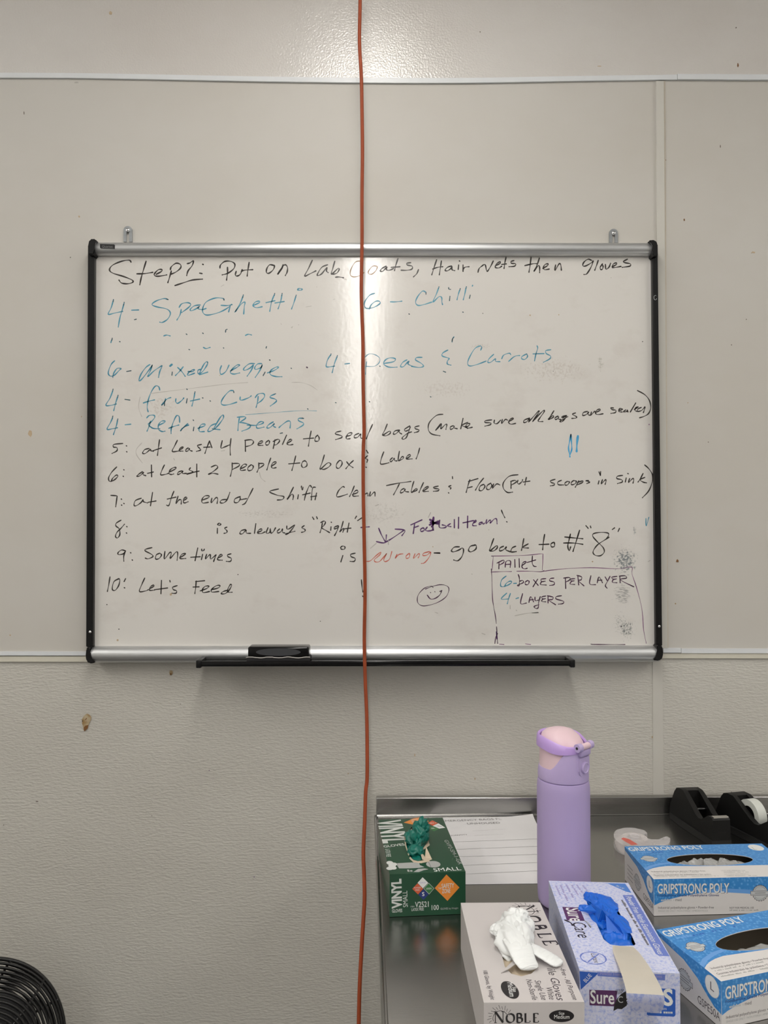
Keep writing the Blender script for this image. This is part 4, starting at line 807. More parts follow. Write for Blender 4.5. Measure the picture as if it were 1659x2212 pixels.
tp.greek((929, 1779), (941, 1778), 0.003, 'p_offwhite', 3); tp.greek((932, 1790), (941, 1790), 0.003, 'p_offwhite', 5); tp.greek((942, 1784), (953, 1786), 0.0025, 'p_navy', 6)
tp.text('VINYL', (816.5, 1772.5), (829.5, 1822), 0.043, 'p_offwhite', 0.035); tp.text('GLOVES', (830, 1831), (875, 1826), 0.0095, 'p_offwhite', 0.012)
tp.text('LATEX FREE', (832, 1834), (835, 1851), 0.0080, 'p_offwhite', 0.0); tp.text('GVP2-SM-1-GR', (959, 1815), (991, 1867.5), 0.0072, 'p_grey'); tp.text('SMALL', (938, 1883), (997, 1879.5), 0.0125, 'p_white', 0.0)
# printed drawing of a gloved hand with a sleeve
tp.poly([(857, 1865), (880, 1863.5), (905, 1862.5), (907, 1869), (917, 1873), (905, 1875), (880, 1876), (862, 1876), (858, 1870)], 'p_grey')
for px, py, rx_, ry_ in [(842, 1864, .0055, .007), (847, 1870, .006, .0075), (842, 1876, .0055, .006), (851, 1867, .005, .006), (850, 1875, .005, .006)]: tp.ell((px, py), rx_, ry_, 'p_offwhite', 20)
tp.ell((936, 1867), .0115, .012, 'p_grey', 28); tp.line([(925, 1861), (931, 1873)], 0.0008, 'p_text'); tp.line([(857, 1865), (860, 1870), (858, 1876)], 0.0006, 'p_text')
tp.poly([(893, 1884), (903, 1877), (917, 1876), (926, 1878), (915, 1880), (905, 1884)], 'p_grey'); tp.greek((868, 1884), (890, 1883), 0.008, 'p_grey', 8, 0.7)
# torn card around the opening
tp.poly([(922, 1804), (928.5, 1826), (914, 1836.5), (912, 1843), (919, 1852), (934, 1856), (925, 1860), (912, 1857), (909, 1846), (910, 1838), (920, 1824), (922, 1812)], 'card_raw')
tp.poly([(884, 1854.5), (893, 1863), (910, 1865), (930, 1860.5), (921, 1857.5), (903, 1860.5), (893, 1858), (886, 1851)], 'card_raw'); tp.poly([(884, 1795), (889, 1790), (890, 1800), (886, 1800)], 'card_raw'); tp.poly([(872.5, 1808), (880, 1803.5), (881, 1807), (876, 1813), (877.5, 1826), (884, 1848), (882, 1848), (875, 1826)], 'card_raw')
tp.done('top_print')
fr.text('VINYL', (867.5, 1962), (866, 1898), 0.0155, 'p_offwhite', 0.04); fr.text('SMALL', (881, 1959), (879.5, 1924), 0.0078, 'p_offwhite'); fr.text('GLOVES', (847, 1971.5), (869, 1970), 0.0052, 'p_offwhite', 0.015)
fr.poly([(913, 1895), (925, 1907), (913.5, 1919), (902, 1907)], 'p_white'); fr.poly([(902, 1908), (914, 1920), (903, 1932), (890.5, 1920)], 'p_red'); fr.poly([(926, 1907), (938, 1919), (927, 1932), (915, 1919.5)], 'p_silver'); fr.poly([(926, 1908.2), (937, 1919), (927, 1930.8), (916, 1919.5)], 'p_green'); fr.poly([(914.5, 1920.5), (926, 1932), (915, 1944), (903.5, 1932.5)], 'p_navy')
fr.text('COMFORT', (906.5, 1908.5), (920.5, 1908), 0.0022, 'p_lav'); fr.text('POWDER', (894, 1919.5), (909, 1919), 0.0026, 'p_offwhite'); fr.text('FREE', (897, 1924.5), (906.5, 1924), 0.0026, 'p_offwhite'); fr.text('GREEN', (920.5, 1921.5), (932, 1921), 0.0028, 'p_offwhite', 0.01); fr.text('S', (912, 1935.5), (917, 1935), 0.0062, 'p_white', 0.02)
fr.poly([(964.5, 1889), (992.5, 1917), (966.5, 1946), (939, 1918.5)], 'p_orange'); fr.text('SAFETY', (954, 1918.5), (981, 1917), 0.0070, 'p_offwhite', 0.012); fr.text('ZONE', (955, 1929.5), (973, 1928.5), 0.0070, 'p_offwhite', 0.012); fr.text('THE', (947, 1921), (953, 1920.5), 0.0028, 'p_offwhite', 0.01)
fr.text('ITEM', (887, 1960), (895, 1959.6), 0.0022, 'p_offwhite'); fr.text('V2521', (896.5, 1960), (926, 1958.5), 0.0088, 'p_offwhite', 0.012); fr.text('LATEX FREE', (889, 1968), (915.5, 1966.5), 0.0045, 'p_offwhite', 0.01); fr.text('100', (932.5, 1965.8), (948, 1965), 0.0080, 'p_offwhite', 0.006); fr.text('GLOVES', (951.5, 1965), (968, 1964.3), 0.0030, 'p_grey', 0.01); fr.text('by Weight', (970, 1964.2), (990, 1963), 0.0028, 'p_grey')
fr.done('front_print')
bm = bmesh.new(); v3 = [toploc(gb, *p) for p in ((918, 1853), (933, 1856), (917, 1843))]; v3[2] = v3[2] + Vector((0.002, -0.003, 0.012)); q = [bm.verts.new(p + Vector((0, 0, 0.0004))) for p in v3]; bm.faces.new(q)
rr_ = bmesh.ops.extrude_face_region(bm, geom=bm.faces[:]); [setattr(e.co, 'y', e.co.y - 0.0006) for e in rr_['geom'] if isinstance(e, bmesh.types.BMVert)]
obj('torn_flap', fixn(bm), M['card_raw'], gb)
crumple(gb, 'glove_stack', inset(hole, 0.99), H - 0.010, 0.008, 0.004, 60, 3, M['glove_green'])
g = thing('green_glove', 'crumpled teal green glove pulled up out of the dark green box', 'glove', gb.location, rz); bm = bmesh.new()
def L3(t, x, y, h): return toploc(t, x, y, h)
for (x, y, h, r3, rt, am, sd) in [(889, 1812, H + .004, (.012, .020, .014), (0, 0, .2), .30, 1), (898, 1838, H + .002, (.014, .014, .010), (0, 0, 0), .28, 2), (908, 1818, H + .004, (.010, .024, .014), (0, 0, -.3), .34, 3),
                                 (903, 1803, H + .016, (.013, .015, .016), (.3, 0, .4), .36, 4), (908, 1784, H + .028, (.012, .011, .016), (.2, .4, .2), .40, 5), (917, 1806, H + .012, (.008, .012, .012), (0, 0, -.2), .35, 6), (920, 1790, H + .024, (.006, .007, .010), (0, .3, 0), .40, 7)]:
    lobe(bm, L3(gb, x, y, h), tuple(q * .88 for q in r3), rt, am, 1.0, sd)
obj('film', fixn(bm), M['glove_green'], g, 'all')
# ---------------------------------------------------------------- grey box of white gloves
H = 0.0655
c0 = T(1045, 2167, H); c1 = T(1263, 2167, H); cb = T(991, 1951, H); rz = corner_rot(c0, c1) * 0.5 + (corner_rot(c0, cb) - math.pi / 2) * 0.5; loc = (c0.x, c0.y, TZ + 0.0005)
a_ = At(loc, rz, H)
hole_px = [(1083, 2060), (1078, 2045), (1073, 2024), (1080, 2003), (1098, 1992), (1118, 1992), (1136, 2006), (1146, 2040), (1158, 2075), (1160, 2092), (1148, 2104), (1126, 2110), (1104, 2104), (1090, 2088)]
hole = local(a_, hole_px)
nb = carton('glove_box', 'pale grey box with white gloves spilling from its torn opening, front left', loc, rz, (c1 - c0).length, (cb - c0).length, H, M['card_grey'], hole)
tp, fr, lf = faces(nb)
def vtext(P, s, a, b, h, m, **k): P.text(s, a, b, h, m, **k)
# serif capitals drawn with a broad nib
SER = {'N': ['0,0 0,1', '0,1 .75,0', '.75,0 .75,1', '-.12,0 .14,0', '-.16,1 .1,1', '.6,1 .9,1'], 'O': ['.42,1 .1,.85 0,.5 .1,.15 .42,0 .74,.15 .84,.5 .74,.85 .42,1'],
       'B': ['.05,0 .05,1', '0,1 .35,1 .52,.88 .5,.62 .3,.54 .05,.54', '.3,.54 .6,.45 .62,.15 .4,0 0,0'], 'L': ['.1,0 .1,1', '-.02,1 .24,1', '-.02,0 .6,0 .64,.2'], 'E': ['.1,0 .1,1', '0,1 .55,1 .58,.84', '.1,.52 .42,.52', '0,0 .58,0 .64,.18']}
def serif(P, a, b, h, m, wt=0.10, shear=0.0, first=1.15, spread=None):
    a, b = P.px(*a), P.px(*b); d = b - a; L = d.length; d.normalize(); up_ = Vector((-d.y, d.x)); xs = [0, .27, .50, .70, .87] if spread is None else spread
    for ch, x in zip('NOBLE', xs):
        for st in SER[ch]:
            p = [tuple(float(z) for z in q.split(',')) for q in st.split()]; hh = h * (first if ch == 'N' else 1.0)
            pts = []
            for (u, v) in p:
                o = a + d * (x * L + u * hh * (0.95 if ch != 'O' else 1.05) + shear * v * hh) + up_ * (v * hh); pts.append((o.x, o.y))
            ang = abs(p[0][0] - p[-1][0]) < 0.05 and len(p) == 2
            P.line(pts, h * wt * (1.25 if (ang and ch != 'N') or (ch == 'N' and len(p) == 2 and abs(p[0][0] - p[1][0]) > .5) else 1.0 if len(p) > 4 else 0.55), m, uv=True, cal=0.9 if len(p) > 4 else 0.65)
def sun(P, c, r, rx, m, a0, a1, n=13, up_dir=0.0):
    c = P.px(*c); q = []
    for k in range(21):
        a = R(a0 + (a1 - a0) * k / 20) + up_dir; q.append((c.x + r * math.cos(a), c.y + r * math.sin(a)))
    P.line(q, r * 0.09, m, uv=True)
    for k in range(n):
        a = R(a0 + (a1 - a0) * (k + .5) / n) + up_dir; ln = rx * (1.0 if k % 2 else 0.7)
        P.line([(c.x + (r * 1.18) * math.cos(a), c.y + (r * 1.18) * math.sin(a)), (c.x + (r * 1.18 + ln) * math.cos(a + .12), c.y + (r * 1.18 + ln) * math.sin(a + .12))], r * 0.06, m, uv=True)
sun(tp, (1133, 1967), 0.0135, 0.007, 'p_black', -75, 255, 17, R(-90) + R(90))
serif(tp, (1121, 1958), (1180, 2045), 0.0170, 'p_black', 0.21, 0.10, 1.25)
tp.text('ile Gloves', (1181.5, 2092), (1203, 2160), 0.0105, 'p_text', 0.0, 0.25); tp.text('White', (1178.5, 2132), (1187, 2159), 0.0075, 'p_text', 0.0, 0.15); tp.text('Single Use', (1154.5, 2118), (1170, 2160), 0.0075, 'p_text', 0.0, 0.15); tp.text('Non-Sterile', (1136, 2116), (1150, 2160), 0.0072, 'p_text', 0.0, 0.15)
tp.text('-free - All Purpose', (1209, 2091), (1238, 2160), 0.0065, 'p_text', 0.0, 0.15); tp.text('100 Gloves, by Weight', (1043, 2097), (1060, 2160), 0.0056, 'p_text', 0.0)
tp.ell((1101.5, 2138.5), 0.0095, 0.0170, 'p_black', 40, R(8)); tp.text('Medium', (1095.5, 2123), (1101, 2153), 0.0070, 'p_white'); tp.text('Size', (1107, 2132), (1109, 2143), 0.0045, 'p_white')
tp.done('top_print')
sun(fr, (1081, 2200), 0.0085, 0.005, 'p_black', 10, 200, 13); serif(fr, (1070, 2209), (1163, 2208), 0.0098, 'p_black', 0.20, 0.0, 1.25, [0, .26, .50, .68, .88])
fr.ell((1213, 2194.5), 0.0142, 0.0068, 'p_black', 40); fr.text('Size', (1207, 2191.5), (1219, 2191.5), 0.0034, 'p_white'); fr.text('Medium', (1197, 2200.5), (1230, 2200.5), 0.0048, 'p_white'); fr.done('front_print')
lf.line([(0.0, 0.040), (0.2, 0.040)], 0.0006, 'p_grey', uv=True); lf.done('side_seam')
crumple(nb, 'card_liner', inset(hole, 0.985), H - 0.0035, 0.001, 0.0012, 40, 5, M['card_raw'], sharp=False)
# torn card tongue
bm = bmesh.new(); A_ = [(1082, 2104), (1092, 2095), (1118, 2078)]; P3 = [toploc(nb, 1082, 2104) + Vector((0, 0, .0008)), toploc(nb, 1100, 2100) + Vector((0, 0, .004)), toploc(nb, 1121, 2078, H + .008), toploc(nb, 1108, 2076, H + .004)]
bm.faces.new([bm.verts.new(p) for p in P3]); rr_ = bmesh.ops.extrude_face_region(bm, geom=bm.faces[:]); [setattr(e.co, 'z', e.co.z + 0.0007) for e in rr_['geom'] if isinstance(e, bmesh.types.BMVert)]; obj('torn_flap', fixn(bm), M['card_grey'], nb)
g = thing('white_glove', 'white disposable glove hanging out of the pale grey box, two fingers lying forward', 'glove', nb.location, rz); bm = bmesh.new()
for (x, y, h, r3, rt, am, sd) in [(1112, 2002, H + .010, (.022, .020, .015), (0, 0, 0), .34, 11), (1095, 2018, H + .008, (.016, .016, .012), (0, 0, .3), .34, 12), (1108, 2036, H + .010, (.020, .030, .013), (0, 0, .2), .28, 13), (1126, 2024, H + .010, (.014, .026, .014), (0, 0, -.1), .28, 14),
                                 (1075, 2007, H + .010, (.010, .007, .006), (0, 0, .5), .3, 15), (1098, 2052, H - .002, (.012, .020, .009), (0, 0, .2), .25, 16), (1120, 1984, H + .018, (.014, .010, .012), (0, 0, -.4), .35, 17)]:
    lobe(bm, L3(nb, x, y, h), r3, rt, am * 1.15, 1.05, sd)
obj('palm', fixn(bm), M['glove_white'], g, 'all')
bm = bmesh.new(); finger(bm, [L3(nb, 1113, 2028, H + .018), L3(nb, 1124, 2050, H + .016), L3(nb, 1133, 2072, H + .010), L3(nb, 1143, 2088, H + .006), L3(nb, 1146, 2095, H + .004)], (.017, .0125), .0035, seed=1); obj('finger', fixn(bm), M['glove_white'], g, 'all')
bm = bmesh.new(); finger(bm, [L3(nb, 1135, 2042, H + .014), L3(nb, 1158, 2052, H + .011), L3(nb, 1182, 2066, H + .008), L3(nb, 1200, 2077, H + .0055), L3(nb, 1211, 2084, H + .0045)], (.010, .0115), .003, seed=4); obj('finger', fixn(bm), M['glove_white'], g, 'all')
bm = bmesh.new(); finger(bm, [L3(nb, 1092, 2048, H + .004), L3(nb, 1098, 2062, H + .002), L3(nb, 1107, 2076, H - .004)], (.009, .008), .004, seed=9); obj('finger', fixn(bm), M['glove_white'], g, 'all')
# ---------------------------------------------------------------- blue marbled box of nitrile gloves
H = 0.0655
c0 = T(1252, 2096.5, H); c1 = T(1470, 2106, H); cb = T(1180, 1903, H); rz = corner_rot(c0, c1) * 0.45 + (corner_rot(c0, cb) - math.pi / 2) * 0.55; loc = (c0.x, c0.y, TZ + 0.0005)
a_ = At(loc, rz, H)
hole = local(a_, [(1266, 1938), (1274, 1932), (1292, 1932), (1312, 1940), (1327, 1953), (1338, 1972), (1352, 1998), (1365, 2022), (1373, 2040), (1370, 2043), (1340, 2044), (1318, 2041), (1304, 2030), (1294, 2008), (1281, 1978), (1268, 1952)])
sbx = carton('glove_box', 'lavender blue marbled box with bright blue gloves and a bent cream flap', loc, rz, (c1 - c0).length, (cb - c0).length, H, M['card_sure'], hole)
tp, fr, lf = faces(sbx)
tp.poly([(1311, 1907.7), (1350.5, 1908.8), (1364.5, 1929), (1352, 1926)], 'p_mid'); tp.text('BLUE', (1330, 1914), (1346, 1921), 0.0045, 'p_offwhite')
tp.poly([(1344.5, 1933.5), (1367.5, 1933.5), (1446.5, 2066), (1423, 2064.5), (1416, 2060)], 'p_peri'); tp.text('Powder Free Nitrile Examination Gloves', (1351, 1936), (1422, 2061), 0.0085, 'p_white', 0.0, 0.2)
for i, (a, b) in enumerate([((1199, 1913), (1208, 1933)), ((1209, 1912), (1224, 1946)), ((1221, 1911), (1236, 1938)), ((1232, 1910), (1247, 1933)), ((1244, 1911), (1257, 1930)), ((1256, 1911), (1267, 1926))]): tp.greek(a, b, 0.0035, 'p_lav', 20 + i, 0.9)
tp.greek((1341, 1944), (1397, 2040), 0.0042, 'p_text', 31, 0.92)
tp.poly([(1214.5, 1959), (1251.5, 1960.5), (1263.5, 1989.5), (1224.5, 1988)], 'p_plum'); tp.text('Sure', (1222, 1961), (1232, 1990), 0.0215, 'p_white', 0.012); tp.text('Care', (1235, 1992), (1249, 2025), 0.0185, 'p_black', 0.0, 0.1)
tp.line([(1219, 1987), (1232, 1993), (1238, 2000)], 0.0035, 'p_black'); tp.line([(1262, 1989), (1270, 1993), (1277, 2003)], 0.002, 'p_grey'); tp.line([(1255, 1988), (1264, 1990), (1276, 2004)], 0.0012, 'p_black')
q = tp.px(1281.5, 2069.5); tp.line([(q.x + .0155 * math.cos(a), q.y + .0135 * math.sin(a)) for a in [2 * math.pi * k / 24 for k in range(25)]], 0.0022, 'p_peri', uv=True, sub=2); tp.text('Latex', (1276, 2060), (1284, 2080), 0.0075, 'p_text', 0.0, 0.1); tp.line([(1293, 2061), (1270, 2078)], 0.0022, 'p_peri')
tp.done('top_print')
fr.poly([(1251.8, 2098), (1291, 2101), (1291, 2104), (1254.5, 2138)], 'p_royal'); fr.text('BLUE', (1266, 2123), (1279, 2108), 0.0050, 'p_white'); fr.poly([(1290, 2099.8), (1437, 2105), (1436.5, 2118), (1422, 2117), (1291, 2108.5)], 'p_peri'); fr.text('Powder Free Nitrile Examination Gloves', (1297, 2106), (1430, 2112.5), 0.0042, 'p_lav')
fr.poly([(1273, 2138), (1333, 2140), (1331, 2174), (1273.5, 2171.5)], 'p_plum'); fr.text('Sure', (1275, 2167), (1327, 2169), 0.0165, 'p_white', 0.015); fr.poly([(1325, 2184), (1327, 2170), (1333, 2157), (1342, 2147), (1352, 2141), (1354, 2172), (1343, 2180), (1334, 2179)], 'p_black'); fr.text('C', (1335, 2166), (1346, 2166), 0.0080, 'p_silver'); fr.text('are', (1352, 2169), (1385, 2170), 0.0110, 'p_black')
for k in range(5): fr.line([(1329 + k * 3, 2150 - k), (1331 + k * 4, 2137)], 0.0007, 'p_black')
fr.poly([(1424, 2135), (1456, 2136), (1459, 2139), (1459, 2193), (1456, 2196), (1400, 2193.5), (1397, 2191), (1398, 2175), (1424, 2175)], 'p_royal'); fr.text('S', (1433, 2171), (1454, 2171.5), 0.0200, 'p_white', 0.03); fr.text('Contains', (1417, 2181), (1440, 2181.5), 0.0036, 'p_offwhite'); fr.greek((1405, 2188), (1450, 2189.5), 0.0034, 'p_offwhite', 44)
fr.done('front_print')
crumple(sbx, 'glove_stack', inset(hole, 0.99), H - 0.010, 0.009, 0.006, 60, 8, M['glove_blue'], sharp=False)
g = thing('blue_glove', 'bright blue glove folded up through the opening of the marbled box', 'glove', sbx.location, rz); bm = bmesh.new()
for (x, y, h, r3, rt, am, sd) in [(1285, 1947, H + .004, (.016, .020, .009), (0, 0, .2), .42, 21), (1309, 1958, H + .004, (.016, .026, .010), (0, 0, .2), .40, 22), (1268, 1965, H + .007, (.014, .008, .007), (0, 0, -.4), .40, 23), (1300, 1990, H + .003, (.016, .024, .010), (0, 0, .2), .42, 24), (1335, 2000, H + .002, (.016, .032, .009), (0, 0, .25), .42, 25), (1328, 2025, H - .001, (.020, .016, .008), (0, 0, 0), .40, 26), (1272, 1940, H + .006, (.007, .012, .007), (0, 0, 0), .4, 27)]:
    lobe(bm, L3(sbx, x, y, h - .006), tuple(q * .88 for q in r3), rt, am * 1.1, 1.1, sd, 15, 9, (1.5, .8, 1))
# sharp folds standing in the opening
for tri in [((1276, 1952, .012), (1300, 1966, .020), (1318, 1985, .004), (1292, 1992, .002)), ((1308, 1975, .016), (1336, 2000, .012), (1345, 2018, .002), (1312, 2020, .0)), ((1258, 1966, .006), (1276, 1955, .014), (1288, 1968, .012), (1274, 1974, .003))]:
    vs = [bm.verts.new(L3(sbx, x, y, H + h)) for x, y, h in tri]; f = bm.faces.new(vs); e = bmesh.ops.extrude_face_region(bm, geom=[f]); [setattr(k, 'co', k.co + Vector((0.0012, -0.0012, -0.0008))) for k in e['geom'] if isinstance(k, bmesh.types.BMVert)]
obj('film', fixn(bm), M['glove_blue'], g, False)
# bent card flap: hinged at the front of the opening, reaching past the box front, tip curling down
def flapmesh(off, lo=0.0, hi=1.0):
    a0, a1 = toploc(sbx, 1318, 2043), toploc(sbx, 1373, 2046); ax = (a1 - a0); wv = ax.length; ax.normalize(); fw = Vector((ax.y, -ax.x, 0))
    fw = (toploc(sbx, 1370, 2147, H + .016) - toploc(sbx, 1324, 2043)); fw.z = 0; Lf = fw.length; fw.normalize()
    prof = [(0, 0.0006), (.15, .004), (.35, .009), (.55, .0135), (.75, .0165), (.9, .0170), (.985, .0155), (1.0, .0125), (1.0, .006), (.99, .0), (.985, -.0045)]
    n = len(prof); bm = bmesh.new(); rows = []
    for i, (s_, z) in enumerate(prof):
        nar = 1.0 + 0.28 * min(1, s_) ; row = []
        for k in range(9):
            u = (k / 8 - 0.5) * 2; e = 1.0
            if i >= n - 3: e = [0.97, 0.9, 0.74][i - n + 3]
            if i < 2: e = [0.80, 0.97][i]
            row.append(bm.verts.new(a0 + ax * (wv * 0.5) + ax * (u * wv * 0.5 * nar * e) + fw * (Lf * s_) + Vector((0, 0, z + off))))
        rows.append(row)
    for i, (A, B) in enumerate(zip(rows, rows[1:])):
        for k in range(8): bm.faces.new((A[k], A[k + 1], B[k + 1], B[k])).material_index = 1 if i > 5 else 0
    r_ = bmesh.ops.solidify(bm, geom=bm.faces[:], thickness=0.0006)
    return bm
bm = flapmesh(0); fo = obj('bent_flap', fixn(bm), [M['card_cream'], M['card_sure']], sbx, True)
# ---------------------------------------------------------------- two boxes of poly gloves (same print)
H = 0.0565
c0 = T(1412, 1900, H); cb = T(1346, 1829, H); cr = T(1644, 1824.5, H); rz = (corner_rot(c0, cb) - math.pi / 2) * 0.4 + corner_rot(cb, cr) * 0.6; loc = (c0.x, c0.y, TZ + 0.0005); dp = (cb - c0).length; wd_ = (cr - cb).length
a_ = At(loc, rz, H)
oc = toploc(a_, 1533.5, 1857.5); eR = toploc(a_, 1627, 1857); hr = (eR - oc).length; tB = toploc(a_, 1533, 1871.5); vr = abs(tB.y - oc.y) * 0.93
hole = [(oc.x + hr * math.cos(a), oc.y + vr * math.sin(a)) for a in [2 * math.pi * k / 40 for k in range(40)]]
def gripbox(label, loc, rz): return carton('glove_box', label, loc, rz, wd_, dp, H, M['card_white'], hole)
g1 = gripbox('blue and white glove box nearer the wall, clear film gloves showing in its oval', loc, rz)
tp, fr, lf = faces(g1)
W_, D_ = wd_, dp
def ring_poly(P, m):
    """pebble print around the oval: outer boundary = box edge and the swoosh, with the oval left open"""
    sw = [P.px(*q) for q in [(1395.6, 1881.4), (1403, 1878), (1412, 1875), (1425, 1872.4), (1442.6, 1870.6)]]
    top = [(0.0, sw[0].y)] + [(q.x, q.y) for q in sw] + [(W_ * 0.42, oc.y - vr * 1.0), (W_ * 0.75, oc.y - vr * 1.10), (W_, oc.y - vr * 1.15), (W_, D_), (0, D_)]
    P.k += 1; bm = P.bm; zz = 0.00003 + 0.000005 * P.k
    def loop(pts):
        v = [bm.verts.new(P.P(x, y, zz)) for x, y in pts]; return [bm.edges.new((v[i], v[(i + 1) % len(v)])) for i in range(len(v))]
    top[0] = (0.0, sw[0].y)
    hz_ = [(oc.x + hr * 1.005 * math.cos(a), oc.y + vr * 1.02 * math.sin(a)) for a in [2 * math.pi * k / 40 for k in range(40)]]
    top = [(x, y if not (y < oc.y and 0.2 < x / W_ < 0.98) else min(y, oc.y - vr * 1.06)) for x, y in top]
    r_ = bmesh.ops.triangle_fill(bm, edges=loop(top) + loop(hz_), use_beauty=True, normal=(0, 0, 1)); mi = P.mi(M[m])
    for f in r_['geom']:
        if isinstance(f, bmesh.types.BMFace):
            f.material_index = mi
            if f.normal.z < 0: f.normal_flip()
ring_poly(tp, 'pebble')
tp.poly([(1391, 1876.5), (1401, 1870.5), (1425, 1864.5), (1446, 1862.5), (1452, 1865), (1430, 1868), (1410, 1873), (1396, 1880)], 'p_sky')
tp.text('GRIPSTRONG POLY', (1361.5, 1838.5), (1523, 1833.5), 0.0150, 'p_white', 0.018); tp.greek((1377, 1843.2), (1408, 1842.2), 0.006, 'p_sky', 51); tp.greek((1410, 1842.2), (1500, 1838.5), 0.0035, 'p_royal', 52, 0.5)
def seal(P, c, r, m1='p_silver', m2='p_text', bar=True):
    c = Vector(c)
    P.poly([(c.x + r * (1.06 if k % 2 else 0.96) * math.cos(math.pi * k / 20), c.y + r * (1.06 if k % 2 else 0.96) * math.sin(math.pi * k / 20)) for k in range(40)], m2, True)
    P.ell(c, r * 0.94, r * 0.94, m1, 32, uv=True)
    for s_ in (1, -1):
        P.line([(c.x + r * .8 * math.cos(a), c.y + s_ * r * .8 * math.sin(a)) for a in [R(30 + 12 * k) for k in range(11)]], r * 0.04, m2, uv=True, sub=1)
    b = 0.22 * r; P.poly([(c.x - r * 1.25, c.y - b * 1.25), (c.x + r * 1.25, c.y - b * 1.25), (c.x + r * 1.25, c.y + b * 1.25), (c.x - r * 1.25, c.y + b * 1.25)], m2, True); P.poly([(c.x - r * 1.2, c.y - b), (c.x + r * 1.2, c.y - b), (c.x + r * 1.2, c.y + b), (c.x - r * 1.2, c.y + b)], m1, True)
    P.line([(c.x - r * .7, c.y), (c.x + r * .7, c.y)], b * .35, m2, uv=True)
seal(tp, tp.px(1402, 1855), 0.0115); tp.ell((1633, 1831), 0.0125, 0.0125, 'p_white', 32); tp.text('L', (1629, 1835), (1636, 1835), 0.0110, 'p_grey')
tp.text('Industrial polyethylene gloves \u2022 Powder-free', (1408, 1884), (1524, 1882.5), 0.0042, 'p_text'); tp.greek((1412, 1887), (1510, 1885.5), 0.0026, 'p_grey', 61)
tp.text('Guantes industriales de polietileno \u2022 Sin polvo', (1413, 1891.5), (1537, 1889.7), 0.0042, 'p_text'); tp.greek((1417, 1894.5), (1551, 1892.8), 0.0026, 'p_grey', 62)
tp.text('NOT FOR MEDICAL USE', (1559, 1882), (1611, 1881.6), 0.0038, 'p_grey'); tp.greek((1564, 1884.8), (1622, 1884.2), 0.0026, 'p_grey', 63); tp.text('NO PARA USO MEDICO', (1566, 1889.6), (1618, 1889.2), 0.0038, 'p_grey'); tp.greek((1570, 1892.8), (1636, 1892.2), 0.0026, 'p_grey', 64)
tp.done('top_print')
fr.poly([(0, H)] + [tuple(fr.px(*q)) for q in [(1413.5, 1956), (1425, 1950), (1445, 1943), (1470, 1936.5), (1500, 1931), (1535, 1928), (1575, 1928), (1610, 1930), (1659, 1934)]] + [(W_, 0.024), (W_, H)], 'pebble', True)
fr.poly([tuple(fr.px(*q)) for q in [(1500, 1931), (1540, 1920.5), (1575, 1919.5), (1620, 1922), (1659, 1926)]] + [(W_, 0.031), (W_, 0.024)] + [tuple(fr.px(*q)) for q in [(1659, 1934), (1610, 1930), (1575, 1928), (1535, 1928)]], 'p_sky', True)
fr.text('GRIPSTRONG POLY', (1420.6, 1931), (1576.5, 1929), 0.0160, 'p_text', 0.022); fr.text('GRIPSTRONG POLY', (1420, 1930.2), (1575.5, 1928.4), 0.0155, 'p_white', 0.017)
fr.text('Foodservice Grade Polyethylene Gloves', (1420.7, 1936.5), (1553, 1935.8), 0.0036, 'p_navy', 0.012); fr.text('med', (1459, 1946.5), (1472, 1946.5), 0.0046, 'p_text'); fr.greek((1428, 1946.5), (1456, 1946), 0.0036, 'p_silver', 70)
fr.text('Industrial polyethylene gloves \u2022 Powder-free', (1421.5, 1963), (1542, 1962.3), 0.0038, 'p_text'); fr.text('SINGLE USE ONLY / NON-STERILE / AMBIDEXTROUS', (1421.5, 1969.5), (1529, 1969), 0.0026, 'p_grey'); fr.text('NOT FOR MEDICAL USE', (1576, 1963), (1628.5, 1962.7), 0.0030, 'p_text'); fr.greek((1576, 1967.5), (1638, 1967.2), 0.0024, 'p_grey', 72)
q = fr.px(1642, 1929); seal(fr, q, 0.0125); fr.done('front_print')
hh = H
lf.poly([(0, hh), (D_, hh), (D_, hh * .30), (D_ * .90, hh * .34), (D_ * .80, hh * .46), (D_ * .66, hh * .66), (D_ * .45, hh * .82), (0, hh * .90)], 'pebble', True)
q = lf.px(1403.4, 1910); lf.ell(q, .0125, .0125, 'p_silver', 32, uv=True); lf.ell(q, .0118, .0118, 'p_white', 32, uv=True); lf.text('L', (q.x - .003, q.y - .005), (q.x + .0035, q.y - .005), 0.0105, 'p_text', 0, uv=True)
lf.text('GSPE50A', (D_ * .66, hh * .13), (D_ * .98, hh * .13), 0.0100, 'p_text', 0.0, uv=True); seal(lf, (D_ * .46, hh * .38), 0.0125)
for i in range(4): lf.line([(D_ * .10, hh * (.55 - .12 * i)), (D_ * .30, hh * (.55 - .12 * i))], 0.0011, 'p_text', uv=True)
lf.done('side_print')
s2 = thing('glove_box', 'blue and white glove box at the right front corner of view, turned askew', 'box', (0, 0, 0), 0, 'glove boxes on the steel table')
c2 = T(1557.7, 2121, H); b2 = T(1417, 2012, H); r2 = T(1659, 2102, H)
s2.location = (c2.x, c2.y, TZ + 0.0005); s2.rotation_euler = (0, 0, (corner_rot(c2, b2) - math.pi / 2) * 0.5 + corner_rot(c2, r2) * 0.5)
for ch in list(g1.children):
    c_ = ch.copy(); C.objects.link(c_); c_.parent = s2
crumple(g1, 'film_gloves', [(oc.x + (x - oc.x) * .97, oc.y + (y - oc.y) * .97) for x, y in hole], H - 0.016, 0.012, 0.0045, 60, 15, M['film'], sharp=False)
crumple(s2, 'film_gloves', [(oc.x + (x - oc.x) * 1.1, oc.y + (y - oc.y) * 1.1) for x, y in hole], H - 0.030, 0.012, 0.004, 28, 18, M['film'], sharp=False)
